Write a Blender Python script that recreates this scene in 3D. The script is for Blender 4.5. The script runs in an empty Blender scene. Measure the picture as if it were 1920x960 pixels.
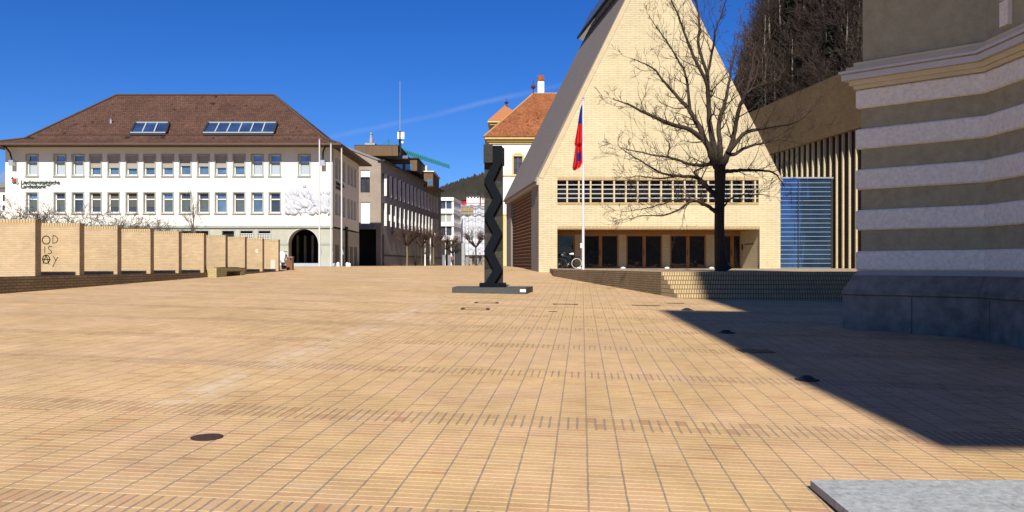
import bpy, bmesh, math, random
from mathutils import Vector, Matrix, Quaternion
random.seed(7)
S = bpy.context.scene
COL = S.collection
R = math.radians
F = 1500.0          # focal length in photo pixels (1920 wide)
EYE = 1.62
HOR = 496.5
# ------------------------------------------------------------------ camera
cam = bpy.data.cameras.new("camera"); camo = bpy.data.objects.new("camera", cam); COL.objects.link(camo)
camo.location = (0, 0, EYE); camo.rotation_euler = (R(90), 0, 0)
cam.sensor_width = 36; cam.lens = F / 1920 * 36; cam.shift_y = (HOR - 480) / 1920
cam.clip_start = 0.05; cam.clip_end = 9000
S.camera = camo
S.render.resolution_x = 1024; S.render.resolution_y = 512
# ------------------------------------------------------------------ world + sun
SUN_EL, SUN_AZ = 41.0, 1.6
W = bpy.data.worlds.new("World"); S.world = W; W.use_nodes = True
wn = W.node_tree; wn.nodes.clear()
wo = wn.nodes.new("ShaderNodeOutputWorld"); bg = wn.nodes.new("ShaderNodeBackground")
sky = wn.nodes.new("ShaderNodeTexSky"); sky.sky_type = 'NISHITA'; sky.sun_disc = False
sky.sun_elevation = R(SUN_EL); sky.sun_rotation = R(180 + SUN_AZ); sky.altitude = 450
sky.air_density = 1.0; sky.dust_density = 0.15; sky.ozone_density = 4.0
bg.inputs[1].default_value = 0.057
hs = wn.nodes.new("ShaderNodeHueSaturation"); hs.inputs['Saturation'].default_value = 1.3
wn.links.new(sky.outputs[0], hs.inputs['Color'])
tint = wn.nodes.new("ShaderNodeMixRGB"); tint.blend_type = 'MULTIPLY'; tint.inputs[0].default_value = 1; tint.inputs[2].default_value = (.58, .80, 1.30, 1)
wn.links.new(hs.outputs[0], tint.inputs[1])
# a faint condensation trail: a thin band about a great circle of the sky
def wmath(op, a, b=None, clamp=False):
    n = wn.nodes.new("ShaderNodeMath"); n.operation = op; n.use_clamp = clamp
    for i, v in enumerate((a, b)):
        if v is None: continue
        if isinstance(v, (int, float)): n.inputs[i].default_value = v
        else: wn.links.new(v, n.inputs[i])
    return n.outputs[0]
def wdir(px, py): return Vector(((px - 960) / F, 1, (HOR - py) / F)).normalized()
ta, tb = wdir(640, 254), wdir(1050, 160)
tn = ta.cross(tb).normalized(); tm = (ta + tb).normalized()
tc = wn.nodes.new("ShaderNodeTexCoord")
def wdot(v):
    n = wn.nodes.new("ShaderNodeVectorMath"); n.operation = 'DOT_PRODUCT'
    wn.links.new(tc.outputs['Generated'], n.inputs[0]); n.inputs[1].default_value = v
    return n.outputs['Value']
nz = wn.nodes.new("ShaderNodeTexNoise"); nz.inputs['Scale'].default_value = 14; wn.links.new(tc.outputs['Generated'], nz.inputs['Vector'])
d = wmath('ADD', wdot(tn), wmath('MULTIPLY', wmath('SUBTRACT', nz.outputs[0], 0.5), 0.006))
d = wmath('ABSOLUTE', d)
band = wmath('SUBTRACT', 1.0, wmath('DIVIDE', d, 0.0045), True)
al = wmath('SUBTRACT', 1.0, wmath('MULTIPLY', wmath('SUBTRACT', 1.0, wdot(tm)), 62.0), True)
fac = wmath('MULTIPLY', wmath('MULTIPLY', band, al), wmath('MULTIPLY', nz.outputs[0], 0.26), True)
mx = wn.nodes.new("ShaderNodeMixRGB"); wn.links.new(fac, mx.inputs[0]); wn.links.new(tint.outputs[0], mx.inputs[1]); mx.inputs[2].default_value = (7.5, 8.0, 9.5, 1)
wn.links.new(mx.outputs[0], bg.inputs[0]); wn.links.new(bg.outputs[0], wo.inputs[0])
sl = bpy.data.lights.new("sun", 'SUN'); so = bpy.data.objects.new("sun", sl); COL.objects.link(so)
sl.energy = 5.0; sl.angle = R(0.75); sl.color = (1.0, 0.95, 0.86)
sdir = Vector((math.sin(R(SUN_AZ)) * math.cos(R(SUN_EL)), math.cos(R(SUN_AZ)) * math.cos(R(SUN_EL)), -math.sin(R(SUN_EL))))
so.rotation_euler = sdir.to_track_quat('-Z', 'Y').to_euler(); so.location = (0, -30, 40)
vs = S.view_settings; vs.view_transform = 'Standard'; vs.look = 'None'; vs.gamma = 1; vs.exposure = 0.6; vs.use_curve_mapping = False

# ------------------------------------------------------------------ helpers
def P(px, py, Y): return ((px - 960) / F * Y, Y, EYE + (HOR - py) / F * Y)
def PX(px, Y): return (px - 960) / F * Y
def PZ(py, Y): return EYE + (HOR - py) / F * Y
def GZ(x, y):
    xx = max(-60, min(30, x)); yy = max(-60, y)
    a = 0.024 * yy - 0.019 * xx
    b = 1.50 if y < 130 else 1.50 - min(6, (y - 130) * 0.02)
    k = 0.16; h = max(0.0, min(1.0, 0.5 + 0.5 * (b - a) / k))
    return b * (1 - h) + a * h - k * h * (1 - h)
WL = {}
def org(o):
    return Vector(o['_o']) if o is not None else Vector((0, 0, 0))
class MB:
    def __init__(s): s.v = []; s.f = []; s.m = []
    def add(s, vs, fs, mi=0):
        b = len(s.v); s.v += [tuple(v) for v in vs]
        for f in fs: s.f.append(tuple(b + i for i in f)); s.m.append(mi)
        return s
    def quad(s, a, b, c, d, mi=0): return s.add([a, b, c, d], [(0, 1, 2, 3)], mi)
    def poly(s, pts, mi=0): return s.add(pts, [tuple(range(len(pts)))], mi)
    def box(s, x0, x1, y0, y1, z0, z1, mi=0):
        return s.add([(x0,y0,z0),(x1,y0,z0),(x1,y1,z0),(x0,y1,z0),(x0,y0,z1),(x1,y0,z1),(x1,y1,z1),(x0,y1,z1)],
                     [(0,3,2,1),(4,5,6,7),(0,1,5,4),(1,2,6,5),(2,3,7,6),(3,0,4,7)], mi)
    def obox(s, o, u, n, u0, u1, n0, n1, z0, z1, mi=0):
        o = Vector(o); u = Vector(u); n = Vector(n); z = Vector((0, 0, 1))
        pts = [o + u*a + n*b + z*c for c in (z0, z1) for a, b in ((u0,n0),(u1,n0),(u1,n1),(u0,n1))]
        return s.add(pts, [(0,3,2,1),(4,5,6,7),(0,1,5,4),(1,2,6,5),(2,3,7,6),(3,0,4,7)], mi)
    def prism(s, pl, z0, z1, mi=0, mt=None):
        n = len(pl); a = sum(pl[i][0]*pl[(i+1)%n][1] - pl[(i+1)%n][0]*pl[i][1] for i in range(n))
        if a < 0: pl = pl[::-1]
        s.add([(x, y, z0) for x, y in pl] + [(x, y, z1) for x, y in pl], [(i, (i+1)%n, n+(i+1)%n, n+i) for i in range(n)] + [tuple(range(n-1,-1,-1))], mi)
        s.add([(x, y, z1) for x, y in pl], [tuple(range(n))], mi if mt is None else mt); return s
    def bar(s, a, b, w, h=None, mi=0):
        a = Vector(a); b = Vector(b); h = h or w; d = (b - a).normalized()
        r = Vector((0,0,1)) if abs(d.z) < .9 else Vector((0,1,0))
        x = d.cross(r).normalized() * w / 2; y = d.cross(x).normalized() * h / 2
        pts = [p + i*x + j*y for p in (a, b) for i, j in ((-1,-1),(1,-1),(1,1),(-1,1))]
        return s.add(pts, [(0,3,2,1),(4,5,6,7),(0,1,5,4),(1,2,6,5),(2,3,7,6),(3,0,4,7)], mi)
    def tube(s, pts, rad, n=8, mi=0, cap=True):
        pts = [Vector(p) for p in pts]; 
        if not isinstance(rad, (list, tuple)): rad = [rad] * len(pts)
        vs = []; fs = []; px = None
        for i, p in enumerate(pts):
            d = (pts[min(i+1, len(pts)-1)] - pts[max(i-1, 0)]).normalized()
            if px is None: r = Vector((0,0,1)) if abs(d.z) < .9 else Vector((1,0,0)); px = d.cross(r).normalized()
            else:
                px = (px - d * px.dot(d)); px = px.normalized() if px.length > 1e-5 else d.orthogonal().normalized()
            py = d.cross(px)
            for k in range(n):
                t = 2*math.pi*k/n; vs.append(p + (px*math.cos(t) + py*math.sin(t)) * rad[i])
        for i in range(len(pts)-1):
            for k in range(n): fs.append((i*n+k, i*n+(k+1)%n, (i+1)*n+(k+1)%n, (i+1)*n+k))
        if cap: fs.append(tuple(range(n-1,-1,-1))); fs.append(tuple((len(pts)-1)*n+k for k in range(n)))
        return s.add(vs, fs, mi)
    def lathe(s, c, prof, n=16, mi=0):
        c = Vector(c); vs = []; fs = []
        for r, z in prof:
            for k in range(n): t = 2*math.pi*k/n; vs.append(c + Vector((r*math.cos(t), r*math.sin(t), z)))
        for i in range(len(prof)-1):
            for k in range(n): fs.append((i*n+k, i*n+(k+1)%n, (i+1)*n+(k+1)%n, (i+1)*n+k))
        fs.append(tuple(range(n-1,-1,-1))); fs.append(tuple((len(prof)-1)*n+k for k in range(n)))
        return s.add(vs, fs, mi)
    def torus(s, c, R_, r, ax='Y', n=20, m=6, mi=0, sy=1):
        c = Vector(c); vs = []; fs = []
        for i in range(n):
            t = 2*math.pi*i/n
            for j in range(m):
                q = 2*math.pi*j/m; a = R_ + r*math.cos(q); b = r*math.sin(q)
                if ax == 'Y': v = Vector((a*math.cos(t), b, a*math.sin(t)))
                elif ax == 'X': v = Vector((b, a*math.cos(t), a*math.sin(t)))
                else: v = Vector((a*math.cos(t), a*math.sin(t), b))
                vs.append(c + v)
        for i in range(n):
            for j in range(m): fs.append((i*m+j, ((i+1)%n)*m+j, ((i+1)%n)*m+(j+1)%m, i*m+(j+1)%m))
        return s.add(vs, fs, mi)
    def ball(s, c, rx, ry=None, rz=None, n=10, mi=0):
        ry = ry or rx; rz = rz or rx; h = n//2 + 1
        c = Vector(c); vs = [c + Vector((0,0,-rz))]; fs = []
        for i in range(1, h):
            a = -math.pi/2 + math.pi*i/h
            for k in range(n): t = 2*math.pi*k/n; vs.append(c + Vector((rx*math.cos(a)*math.cos(t), ry*math.cos(a)*math.sin(t), rz*math.sin(a))))
        vs.append(c + Vector((0,0,rz))); L = len(vs)-1
        for k in range(n): fs.append((0, 1+(k+1)%n, 1+k)); fs.append((L, L-n+k, L-n+(k+1)%n))
        for i in range(h-2):
            for k in range(n): a = 1+i*n; fs.append((a+k, a+(k+1)%n, a+n+(k+1)%n, a+n+k))
        return s.add(vs, fs, mi)
    def holes(s, O, u, n, x0, x1, z0, z1, hs, depth, mi=0, mj=None):
        """wall in the plane O + u*x + z, outward normal n, rectangular holes with jambs going inwards"""
        O = Vector(O); u = Vector(u); n = Vector(n); Z = Vector((0,0,1)); mj = mi if mj is None else mj
        xs = sorted(set([x0, x1] + [h[0] for h in hs] + [h[1] for h in hs])); zs = sorted(set([z0, z1] + [h[2] for h in hs] + [h[3] for h in hs]))
        q = lambda x, z, d=0: O + u*x + Z*z - n*d
        for j in range(len(zs)-1):
            i = 0
            while i < len(xs)-1:
                cz = (zs[j]+zs[j+1])/2
                def solid(i):
                    cx = (xs[i]+xs[i+1])/2
                    return not any(h[0] < cx < h[1] and h[2] < cz < h[3] for h in hs)
                if not solid(i): i += 1; continue
                k = i
                while k+1 < len(xs)-1 and solid(k+1): k += 1
                s.quad(q(xs[i],zs[j]), q(xs[k+1],zs[j]), q(xs[k+1],zs[j+1]), q(xs[i],zs[j+1]), mi); i = k+1
        for a, b, c, d in hs:
            s.quad(q(a,c), q(a,d), q(a,d,depth), q(a,c,depth), mj); s.quad(q(b,c), q(b,c,depth), q(b,d,depth), q(b,d), mj)
            s.quad(q(a,c), q(a,c,depth), q(b,c,depth), q(b,c), mj); s.quad(q(a,d), q(b,d), q(b,d,depth), q(a,d,depth), mj)
        return s
    def build(s, name, mats, parent=None, origin=None, smooth=False):
        o0 = org(parent) if parent is not None else Vector(origin if origin else (0,0,0))
        me = bpy.data.meshes.new(name)
        me.from_pydata([tuple(Vector(v) - o0) for v in s.v], [], s.f)
        mats = mats if isinstance(mats, (list, tuple)) else [mats]
        for m in mats: me.materials.append(m)
        if len(mats) > 1: me.polygons.foreach_set('material_index', s.m)
        if smooth: me.polygons.foreach_set('use_smooth', [True]*len(s.f))
        me.update(); me.validate()
        o = bpy.data.objects.new(name, me); COL.objects.link(o)
        if parent is not None: o.parent = parent
        else: o.location = o0
        o['_o'] = tuple(o0); return o
def empty(name, loc):
    o = bpy.data.objects.new(name, None); COL.objects.link(o); o.location = loc; o['_o'] = tuple(loc); o.empty_display_size = .2; return o
def tag(o, label=None, cat=None, group=None, kind=None):
    if label: o['label'] = label
    if cat: o['category'] = cat
    if group: o['group'] = group
    if kind: o['kind'] = kind
    return o
def thing(name, loc, label, cat, group=None): return tag(empty(name, loc), label, cat, group)
def children(o): return [c for c in bpy.data.objects if c.parent == o]
def copy_tree(o, loc=None, rz=None, parent=None, sc=None):
    c = o.copy(); COL.objects.link(c)
    if parent is not None: c.parent = parent
    if loc is not None: c.location = loc
    if rz is not None: c.rotation_euler = (0, 0, rz)
    if sc is not None: c.scale = (sc, sc, sc)
    for ch in list(KIDS.get(o.name, [])): copy_tree(ch, parent=c)
    return c
KIDS = {}
def index_kids():
    KIDS.clear()
    for o in bpy.data.objects:
        if o.parent: KIDS.setdefault(o.parent.name, []).append(o)

# ------------------------------------------------------------------ materials
def newmat(name):
    m = bpy.data.materials.new(name); m.use_nodes = True; nt = m.node_tree
    return m, nt, nt.nodes['Principled BSDF']
class NT:
    def __init__(s, nt): s.nt = nt
    def n(s, t): return s.nt.nodes.new(t)
    def m(s, op, a, b=None, c=None, clamp=False):
        n = s.n("ShaderNodeMath"); n.operation = op; n.use_clamp = clamp
        for i, v in enumerate((a, b, c)):
            if v is None: continue
            if isinstance(v, (int, float)): n.inputs[i].default_value = v
            else: s.nt.links.new(v, n.inputs[i])
        return n.outputs[0]
    def mix(s, f, a, b):
        n = s.n("ShaderNodeMixRGB")
        for i, v in enumerate((f, a, b)):
            if isinstance(v, (int, float)): n.inputs[i].default_value = v
            elif isinstance(v, tuple): n.inputs[i].default_value = (*v, 1)
            else: s.nt.links.new(v, n.inputs[i])
        return n.outputs[0]
    def noise(s, vec, scale, detail=4, rough=.55):
        n = s.n("ShaderNodeTexNoise"); n.inputs['Scale'].default_value = scale; n.inputs['Detail'].default_value = detail; n.inputs['Roughness'].default_value = rough
        if vec is not None: s.nt.links.new(vec, n.inputs['Vector'])
        return n.outputs[0]
    def ramp(s, f, stops):
        n = s.n("ShaderNodeValToRGB"); e = n.color_ramp.elements
        while len(e) < len(stops): e.new(0.5)
        for i, (p, c) in enumerate(stops): e[i].position = p; e[i].color = (*c, 1)
        s.nt.links.new(f, n.inputs[0]); return n.outputs[0]
    def rng(s, v, a, b, c=0.0, d_=1.0):
        n = s.n("ShaderNodeMapRange"); s.nt.links.new(v, n.inputs[0])
        for i, x in enumerate((a, b, c, d_)): n.inputs[i+1].default_value = x
        return n.outputs[0]
    def comb(s, x, y, z=0.0):
        n = s.n("ShaderNodeCombineXYZ")
        for i, v in enumerate((x, y, z)):
            if isinstance(v, (int, float)): n.inputs[i].default_value = v
            else: s.nt.links.new(v, n.inputs[i])
        return n.outputs[0]
    def bump(s, h, dist, p, strength=1.0):
        n = s.n("ShaderNodeBump"); n.inputs['Distance'].default_value = dist; n.inputs['Strength'].default_value = strength
        s.nt.links.new(h, n.inputs['Height']); s.nt.links.new(n.outputs[0], p.inputs['Normal'])
    def pos(s):
        g = s.n("ShaderNodeNewGeometry"); return g
    def sep(s, v):
        n = s.n("ShaderNodeSeparateXYZ"); s.nt.links.new(v, n.inputs[0]); return n.outputs
    def link(s, a, b): s.nt.links.new(a, b)
AK = .72
def ks(c): return tuple(min(1, x*AK) for x in c)
def mix3(a, b, t): return tuple(a[i]*(1-t)+b[i]*t for i in range(3))
def plain(name, col, rough=.8, var=.25, scale=3.0, metal=0.0, bump=0.0, detail=5, spec=.3, stretch=None):
    col = ks(col); m, nt, p = newmat(name); h = NT(nt); g = h.pos(); v = g.outputs['Position']
    if stretch:
        mp = h.n("ShaderNodeMapping"); mp.inputs['Scale'].default_value = stretch; h.link(v, mp.inputs['Vector']); v = mp.outputs[0]
    n1 = h.noise(v, scale, detail, .65)
    n2 = h.noise(v, scale*7.3, 3, .6)
    f = h.m('ADD', h.m('MULTIPLY', n1, .7), h.m('MULTIPLY', n2, .3))
    c = h.ramp(f, [(.3, tuple(x*(1-var) for x in col)), (.52, col), (.72, tuple(min(1, x*(1+var*.8)) for x in col))])
    h.link(c, p.inputs['Base Color']); p.inputs['Roughness'].default_value = rough; p.inputs['Metallic'].default_value = metal
    p.inputs['Specular IOR Level'].default_value = spec
    if bump: h.bump(f, bump, p)
    return m
def brickmat(name, c1, c2, mortar, bw, bh, mort=.012, offset=.5, rough=.85, bump=.006, z0=0.0, var=.25, soldier=None):
    c1, c2, mortar = ks(c1), ks(c2), ks(mortar)
    m, nt, p = newmat(name); h = NT(nt); g = h.pos(); x, y, z = h.sep(g.outputs['Position']); nx, ny, nzz = h.sep(g.outputs['True Normal'])
    side = h.m('GREATER_THAN', h.m('ABSOLUTE', nx), h.m('ABSOLUTE', ny))
    u = h.m('ADD', h.m('MULTIPLY', x, h.m('SUBTRACT', 1.0, side)), h.m('MULTIPLY', y, side))
    up = h.m('GREATER_THAN', h.m('ABSOLUTE', nzz), .9)
    w = h.m('ADD', h.m('MULTIPLY', h.m('SUBTRACT', z, z0), h.m('SUBTRACT', 1.0, up)), h.m('MULTIPLY', y, up))
    vec = h.comb(u, w)
    b = h.n("ShaderNodeTexBrick"); b.offset = offset; h.link(vec, b.inputs['Vector'])
    b.inputs['Scale'].default_value = 1; b.inputs['Brick Width'].default_value = bw; b.inputs['Row Height'].default_value = bh
    b.inputs['Mortar Size'].default_value = mort; b.inputs['Mortar Smooth'].default_value = .2; b.inputs['Bias'].default_value = 0
    for i, c in (('Color1', c1), ('Color2', c2), ('Mortar', mortar)): b.inputs[i].default_value = (*c, 1)
    n = h.noise(g.outputs['Position'], .35, 5, .65); n2 = h.noise(g.outputs['Position'], 3.1, 4, .6)
    f = h.rng(h.m('ADD', h.m('MULTIPLY', n, .6), h.m('MULTIPLY', n2, .4)), .3, .7, 1-var, 1+var*.5)
    mm = h.n("ShaderNodeMixRGB"); mm.blend_type = 'MULTIPLY'; mm.inputs[0].default_value = 1; h.link(b.outputs['Color'], mm.inputs[1])
    h.link(h.comb(f, f, f), mm.inputs[2]); h.link(mm.outputs[0], p.inputs['Base Color'])
    p.inputs['Roughness'].default_value = rough; p.inputs['Specular IOR Level'].default_value = .25
    if bump: h.bump(h.m('SUBTRACT', 1.0, b.outputs['Fac']), bump, p)
    return m
def glass(name, col, rough=.05, metal=.0, spec=.6):
    m, nt, p = newmat(name); h = NT(nt); g = h.pos()
    n = h.noise(g.outputs['Position'], .9, 2)
    h.link(h.mix(h.rng(n, .35, .65), tuple(c*.75 for c in col), tuple(c*1.2 for c in col)), p.inputs['Base Color'])
    p.inputs['Roughness'].default_value = rough; p.inputs['Metallic'].default_value = metal; p.inputs['Specular IOR Level'].default_value = spec
    n2 = h.noise(g.outputs['Position'], 1.6, 2); h.bump(n2, .012, p)
    return m
def tilemat(name, c1, c2, dark, row=.3, col=.18):
    c1, c2, dark = ks(c1), ks(c2), ks(dark)
    m, nt, p = newmat(name); h = NT(nt); g = h.pos(); x, y, z = h.sep(g.outputs['Position']); nx, ny, nzz = h.sep(g.outputs['True Normal'])
    side = h.m('GREATER_THAN', h.m('ABSOLUTE', nx), h.m('ABSOLUTE', ny))
    u = h.m('ADD', h.m('MULTIPLY', x, h.m('SUBTRACT', 1.0, side)), h.m('MULTIPLY', y, side))
    b = h.n("ShaderNodeTexBrick"); b.offset = .5; h.link(h.comb(u, z), b.inputs['Vector'])
    b.inputs['Scale'].default_value = 1; b.inputs['Brick Width'].default_value = col; b.inputs['Row Height'].default_value = row*.6
    b.inputs['Mortar Size'].default_value = .012; b.inputs['Mortar Smooth'].default_value = .5
    b.inputs['Color1'].default_value = (*c1, 1); b.inputs['Color2'].default_value = (*c2, 1); b.inputs['Mortar'].default_value = (*dark, 1)
    n = h.noise(g.outputs['Position'], .5, 6, .7); n3 = h.noise(g.outputs['Position'], 4.5, 3, .6)
    f = h.rng(h.m('ADD', h.m('MULTIPLY', n, .5), h.m('MULTIPLY', n3, .5)), .3, .7, .5, 1.4)
    mm = h.n("ShaderNodeMixRGB"); mm.blend_type = 'MULTIPLY'; mm.inputs[0].default_value = 1; h.link(b.outputs['Color'], mm.inputs[1]); h.link(h.comb(f, f, f), mm.inputs[2])
    spn = h.noise(g.outputs['Position'], 1.35, 1, .3); oc = h.mix(h.rng(spn, .70, .74, 0, .75), mm.outputs[0], tuple(c*.35 for c in dark))
    h.link(oc, p.inputs['Base Color']); p.inputs['Roughness'].default_value = .9; p.inputs['Specular IOR Level'].default_value = .15
    h.bump(h.m('ADD', b.outputs['Fac'], n3), .02, p)
    return m

M = {}
M['ybrick'] = brickmat('yellow_brick', (.76,.655,.42), (.72,.605,.37), (.60,.49,.29), .55, .115, .014, var=.20)
M['ybrick_wall'] = brickmat('yellow_brick_slab', (.68,.51,.30), (.62,.42,.235), (.68,.53,.32), .24, .060, .009, var=.26)
M['soldier'] = brickmat('yellow_brick_soldier', (.66,.50,.26), (.60,.44,.22), (.30,.20,.10), .085, .3, .012, offset=0, var=.12)
M['riser'] = brickmat('yellow_brick_riser', (.68,.52,.27), (.62,.45,.23), (.20,.14,.08), .085, .1425, .012, offset=0, z0=1.38, var=.2)
M['lowbrick'] = brickmat('brown_yellow_brick', (.40,.29,.15), (.34,.24,.12), (.17,.12,.07), .30, .085, .014, var=.3)
M['bandbrick'] = brickmat('brown_band_brick', (.34,.225,.10), (.28,.18,.085), (.20,.13,.06), .30, .085, .01, var=.35)
M['concrete'] = plain('warm_concrete', (.27,.235,.195), .9, .15, .4, stretch=(1,1,.3))
M['concrete2'] = plain('beam_concrete', (.48,.43,.36), .9, .12, .8)
M['slats'] = None
M['wood'] = plain('door_oak', (.42,.20,.07), .5, .2, 6, stretch=(6,6,.5))
M['darkglass'] = glass('dark_glass', (.012,.013,.014), .06, 0, .5)
M['black'] = plain('black_paint', (.015,.015,.016), .6, .2, 5)
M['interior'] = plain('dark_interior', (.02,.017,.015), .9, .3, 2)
M['white'] = plain('white_paint', (1.0,1.0,.97), .5, .04, 3)
M['metal'] = plain('brushed_metal', (.62,.63,.65), .35, .06, 8, metal=.6)
M['plaster'] = plain('cream_plaster', (.86,.855,.765), .92, .05, .35)
M['stone'] = plain('pale_green_stone', (.50,.50,.40), .9, .14, 1.4)
M['stonetrim'] = plain('stone_trim', (.40,.43,.39), .85, .14, 3)
M['greystep'] = plain('grey_granite_step', (.48,.50,.52), .8, .12, 3)
M['roof'] = tilemat('brown_roof_tiles', (.145,.075,.05), (.11,.055,.04), (.05,.03,.022))
M['roof_orange'] = tilemat('orange_roof_tiles', (.42,.16,.06), (.32,.10,.04), (.14,.06,.03))
M['eave'] = plain('dark_timber', (.10,.07,.05), .8, .2, 4)
M['winframe'] = plain('cream_window_frame', (.80,.80,.74), .6, .08, 5)
M['winglass'] = glass('window_glass', (.16,.24,.30), .08, .55, .6)
M['winglass2'] = glass('window_glass_dark', (.06,.07,.09), .08, .3, .6)
M['curtain'] = plain('pale_curtain', (.45,.52,.56), .8, .12, 5, stretch=(8,8,.4))
M['granite'] = plain('speckled_granite', (.44,.45,.445), .6, .55, 22, detail=8, spec=.3)
M['dgranite'] = plain('dark_rough_granite', (.060,.058,.045), .85, .6, 9, bump=.02, spec=.1)
M['dgranite2'] = plain('brown_rough_granite', (.036,.030,.025), .85, .55, 9, bump=.02, spec=.1)
M['pgranite'] = plain('black_granite', (.007,.010,.014), .42, .35, 30, spec=.06)
M['rust'] = plain('rusty_iron', (.07,.035,.022), .75, .4, 20, bump=.004)
M['iron'] = plain('dark_iron', (.03,.03,.032), .6, .3, 20)
M['bark'] = plain('grey_bark', (.052,.038,.024), .9, .45, 7, bump=.02, stretch=(3,3,.6))
M['twig'] = plain('brown_twigs', (.075,.048,.032), .9, .3, 5)
M['bushtwig'] = plain('pale_brown_twigs', (.13,.09,.065), .9, .3, 5)
M['greystone'] = plain('grey_stone_cladding', (.255,.262,.262), .85, .22, .8)
M['tanstone'] = plain('tan_stone_cladding', (.38,.31,.245), .85, .2, .8)
M['brownclad'] = plain('brown_cladding', (.17,.10,.045), .7, .3, 1.2, stretch=(6,6,.4))
M['yellowwall'] = plain('yellow_plaster', (.72,.56,.22), .9, .06, 1)
M['tarp'] = plain('white_tarpaulin', (.72,.75,.80), .6, .10, .35, bump=.02)
M['red'] = plain('red_cloth', (.65,.015,.02), .7, .1, 4)
M['blue'] = plain('blue_cloth', (.012,.03,.28), .7, .1, 4)
M['green'] = plain('green_enamel', (.01,.14,.075), .5, .1, 4)
M['teal'] = plain('teal_paint', (.02,.20,.20), .5, .1, 4)
M['bronze'] = plain('brown_painted_steel', (.24,.105,.045), .5, .15, 6)
M['relief'] = plain('white_stucco_relief', (.62,.65,.70), .85, .12, 2)
# ------------------------------------------------------------------ plaza paving material
TH = math.atan2(131, 1500); CT, ST = math.cos(TH), math.sin(TH)
def paving():
    m, nt, p = newmat('brick_paving'); h = NT(nt); g = h.pos(); pos = g.outputs['Position']; x, y, z = h.sep(pos)
    wob = h.m('MULTIPLY', h.m('SUBTRACT', h.noise(pos, 9, 2), .5), .012)
    s = h.m('ADD', h.m('SUBTRACT', h.m('MULTIPLY', x, CT), h.m('MULTIPLY', y, ST)), wob)
    t = h.m('ADD', h.m('ADD', h.m('MULTIPLY', x, ST), h.m('MULTIPLY', y, CT)), wob)
    W_ = .25; PER = 2.79
    su = h.m('DIVIDE', h.m('SUBTRACT', s, .0416), W_)
    strip = h.m('FLOOR', su); fu = h.m('SUBTRACT', su, strip)
    tt = h.m('DIVIDE', h.m('SUBTRACT', t, 7.13), PER); per = h.m('FLOOR', tt); q = h.m('MULTIPLY', h.m('SUBTRACT', tt, per), PER)
    inb = h.m('LESS_THAN', q, .50)
    # courses
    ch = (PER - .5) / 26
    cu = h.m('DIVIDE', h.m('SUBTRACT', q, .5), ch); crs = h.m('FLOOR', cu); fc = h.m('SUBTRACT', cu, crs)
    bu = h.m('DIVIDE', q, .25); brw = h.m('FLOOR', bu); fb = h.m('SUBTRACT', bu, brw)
    s3 = h.m('MULTIPLY', su, 3); c3 = h.m('FLOOR', s3); f3 = h.m('SUBTRACT', s3, c3)
    def edge(f, w): return h.m('LESS_THAN', h.m('MINIMUM', f, h.m('SUBTRACT', 1.0, f)), w)
    long_j = edge(fu, .026)
    col3_j = edge(f3, .11)
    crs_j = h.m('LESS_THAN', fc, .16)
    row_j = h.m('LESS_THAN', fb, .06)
    notb = h.m('SUBTRACT', 1.0, inb)
    grey = h.m('MAXIMUM', long_j, h.m('MULTIPLY', inb, col3_j))
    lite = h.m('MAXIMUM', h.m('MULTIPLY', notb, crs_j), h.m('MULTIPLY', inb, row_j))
    # per brick random
    idx = h.m('ADD', h.m('MULTIPLY', notb, strip), h.m('MULTIPLY', inb, h.m('ADD', c3, 777.0)))
    idy = h.m('ADD', h.m('MULTIPLY', per, 31.0), h.m('ADD', h.m('MULTIPLY', notb, crs), h.m('MULTIPLY', inb, h.m('ADD', brw, 28.0))))
    wnz = h.n("ShaderNodeTexWhiteNoise"); wnz.noise_dimensions = '2D'; h.link(h.comb(idx, idy), wnz.inputs['Vector'])
    rnd = wnz.outputs['Value']
    c = h.ramp(rnd, [(0, (0.399,0.269,0.133)), (.35, (0.427,0.294,0.147)), (.7, (0.441,0.308,0.161)), (.88, (0.406,0.252,0.133)), (.95, (0.350,0.203,0.098)), (1, (0.434,0.329,0.203))])
    fine = h.noise(pos, 38, 5, .8); pink = h.rng(h.noise(pos, .55, 5, .65), .46, .60, 0, .42)
    big = h.noise(pos, .28, 6, .65); mid = h.noise(pos, 1.7, 5, .7)
    f = h.m('MULTIPLY', h.rng(big, .3, .7, .84, 1.10), h.rng(mid, .3, .7, .84, 1.12)); f = h.m('MULTIPLY', f, h.rng(fine, .3, .7, .86, 1.14))
    def mul(c, f):
        mm = h.n("ShaderNodeMixRGB"); mm.blend_type = 'MULTIPLY'; mm.inputs[0].default_value = 1; h.link(c, mm.inputs[1]); h.link(h.comb(f, f, f), mm.inputs[2]); return mm.outputs[0]
    c = h.mix(pink, c, (.43,.285,.205))
    c = h.mix(lite, c, (0.595,0.476,0.280))  # course lines painted light yellow for the sunlit brick arrises
    c = h.mix(h.m('MULTIPLY', grey, h.rng(h.noise(pos, 6, 3, .6), .35, .6, .65, 1.0)), c, (.20,.172,.14))
    c = mul(c, f)
    # worn greyish and dirty patches to the left, lime streak along one joint line
    patch = h.rng(h.noise(pos, .11, 4, .6), .48, .66, 0, .30)
    c = h.mix(patch, c, (0.350,0.266,0.196))
    lime_n = h.rng(h.noise(pos, 2.6, 5, .75), .47, .62, 0, 1)
    lw = h.m('SUBTRACT', 1.0, h.m('DIVIDE', h.m('ABSOLUTE', h.m('ADD', s, 4.05)), .55), None, True)
    lr = h.m('MULTIPLY', h.m('GREATER_THAN', t, 7.5), h.m('LESS_THAN', t, 24))
    c = h.mix(h.m('MULTIPLY', h.m('MULTIPLY', lime_n, lw), h.m('MULTIPLY', lr, .55)), c, (0.504,0.462,0.392))
    sp = h.rng(h.noise(pos, 1.1, 6, .8), .63, .72, 0, .35)
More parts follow.
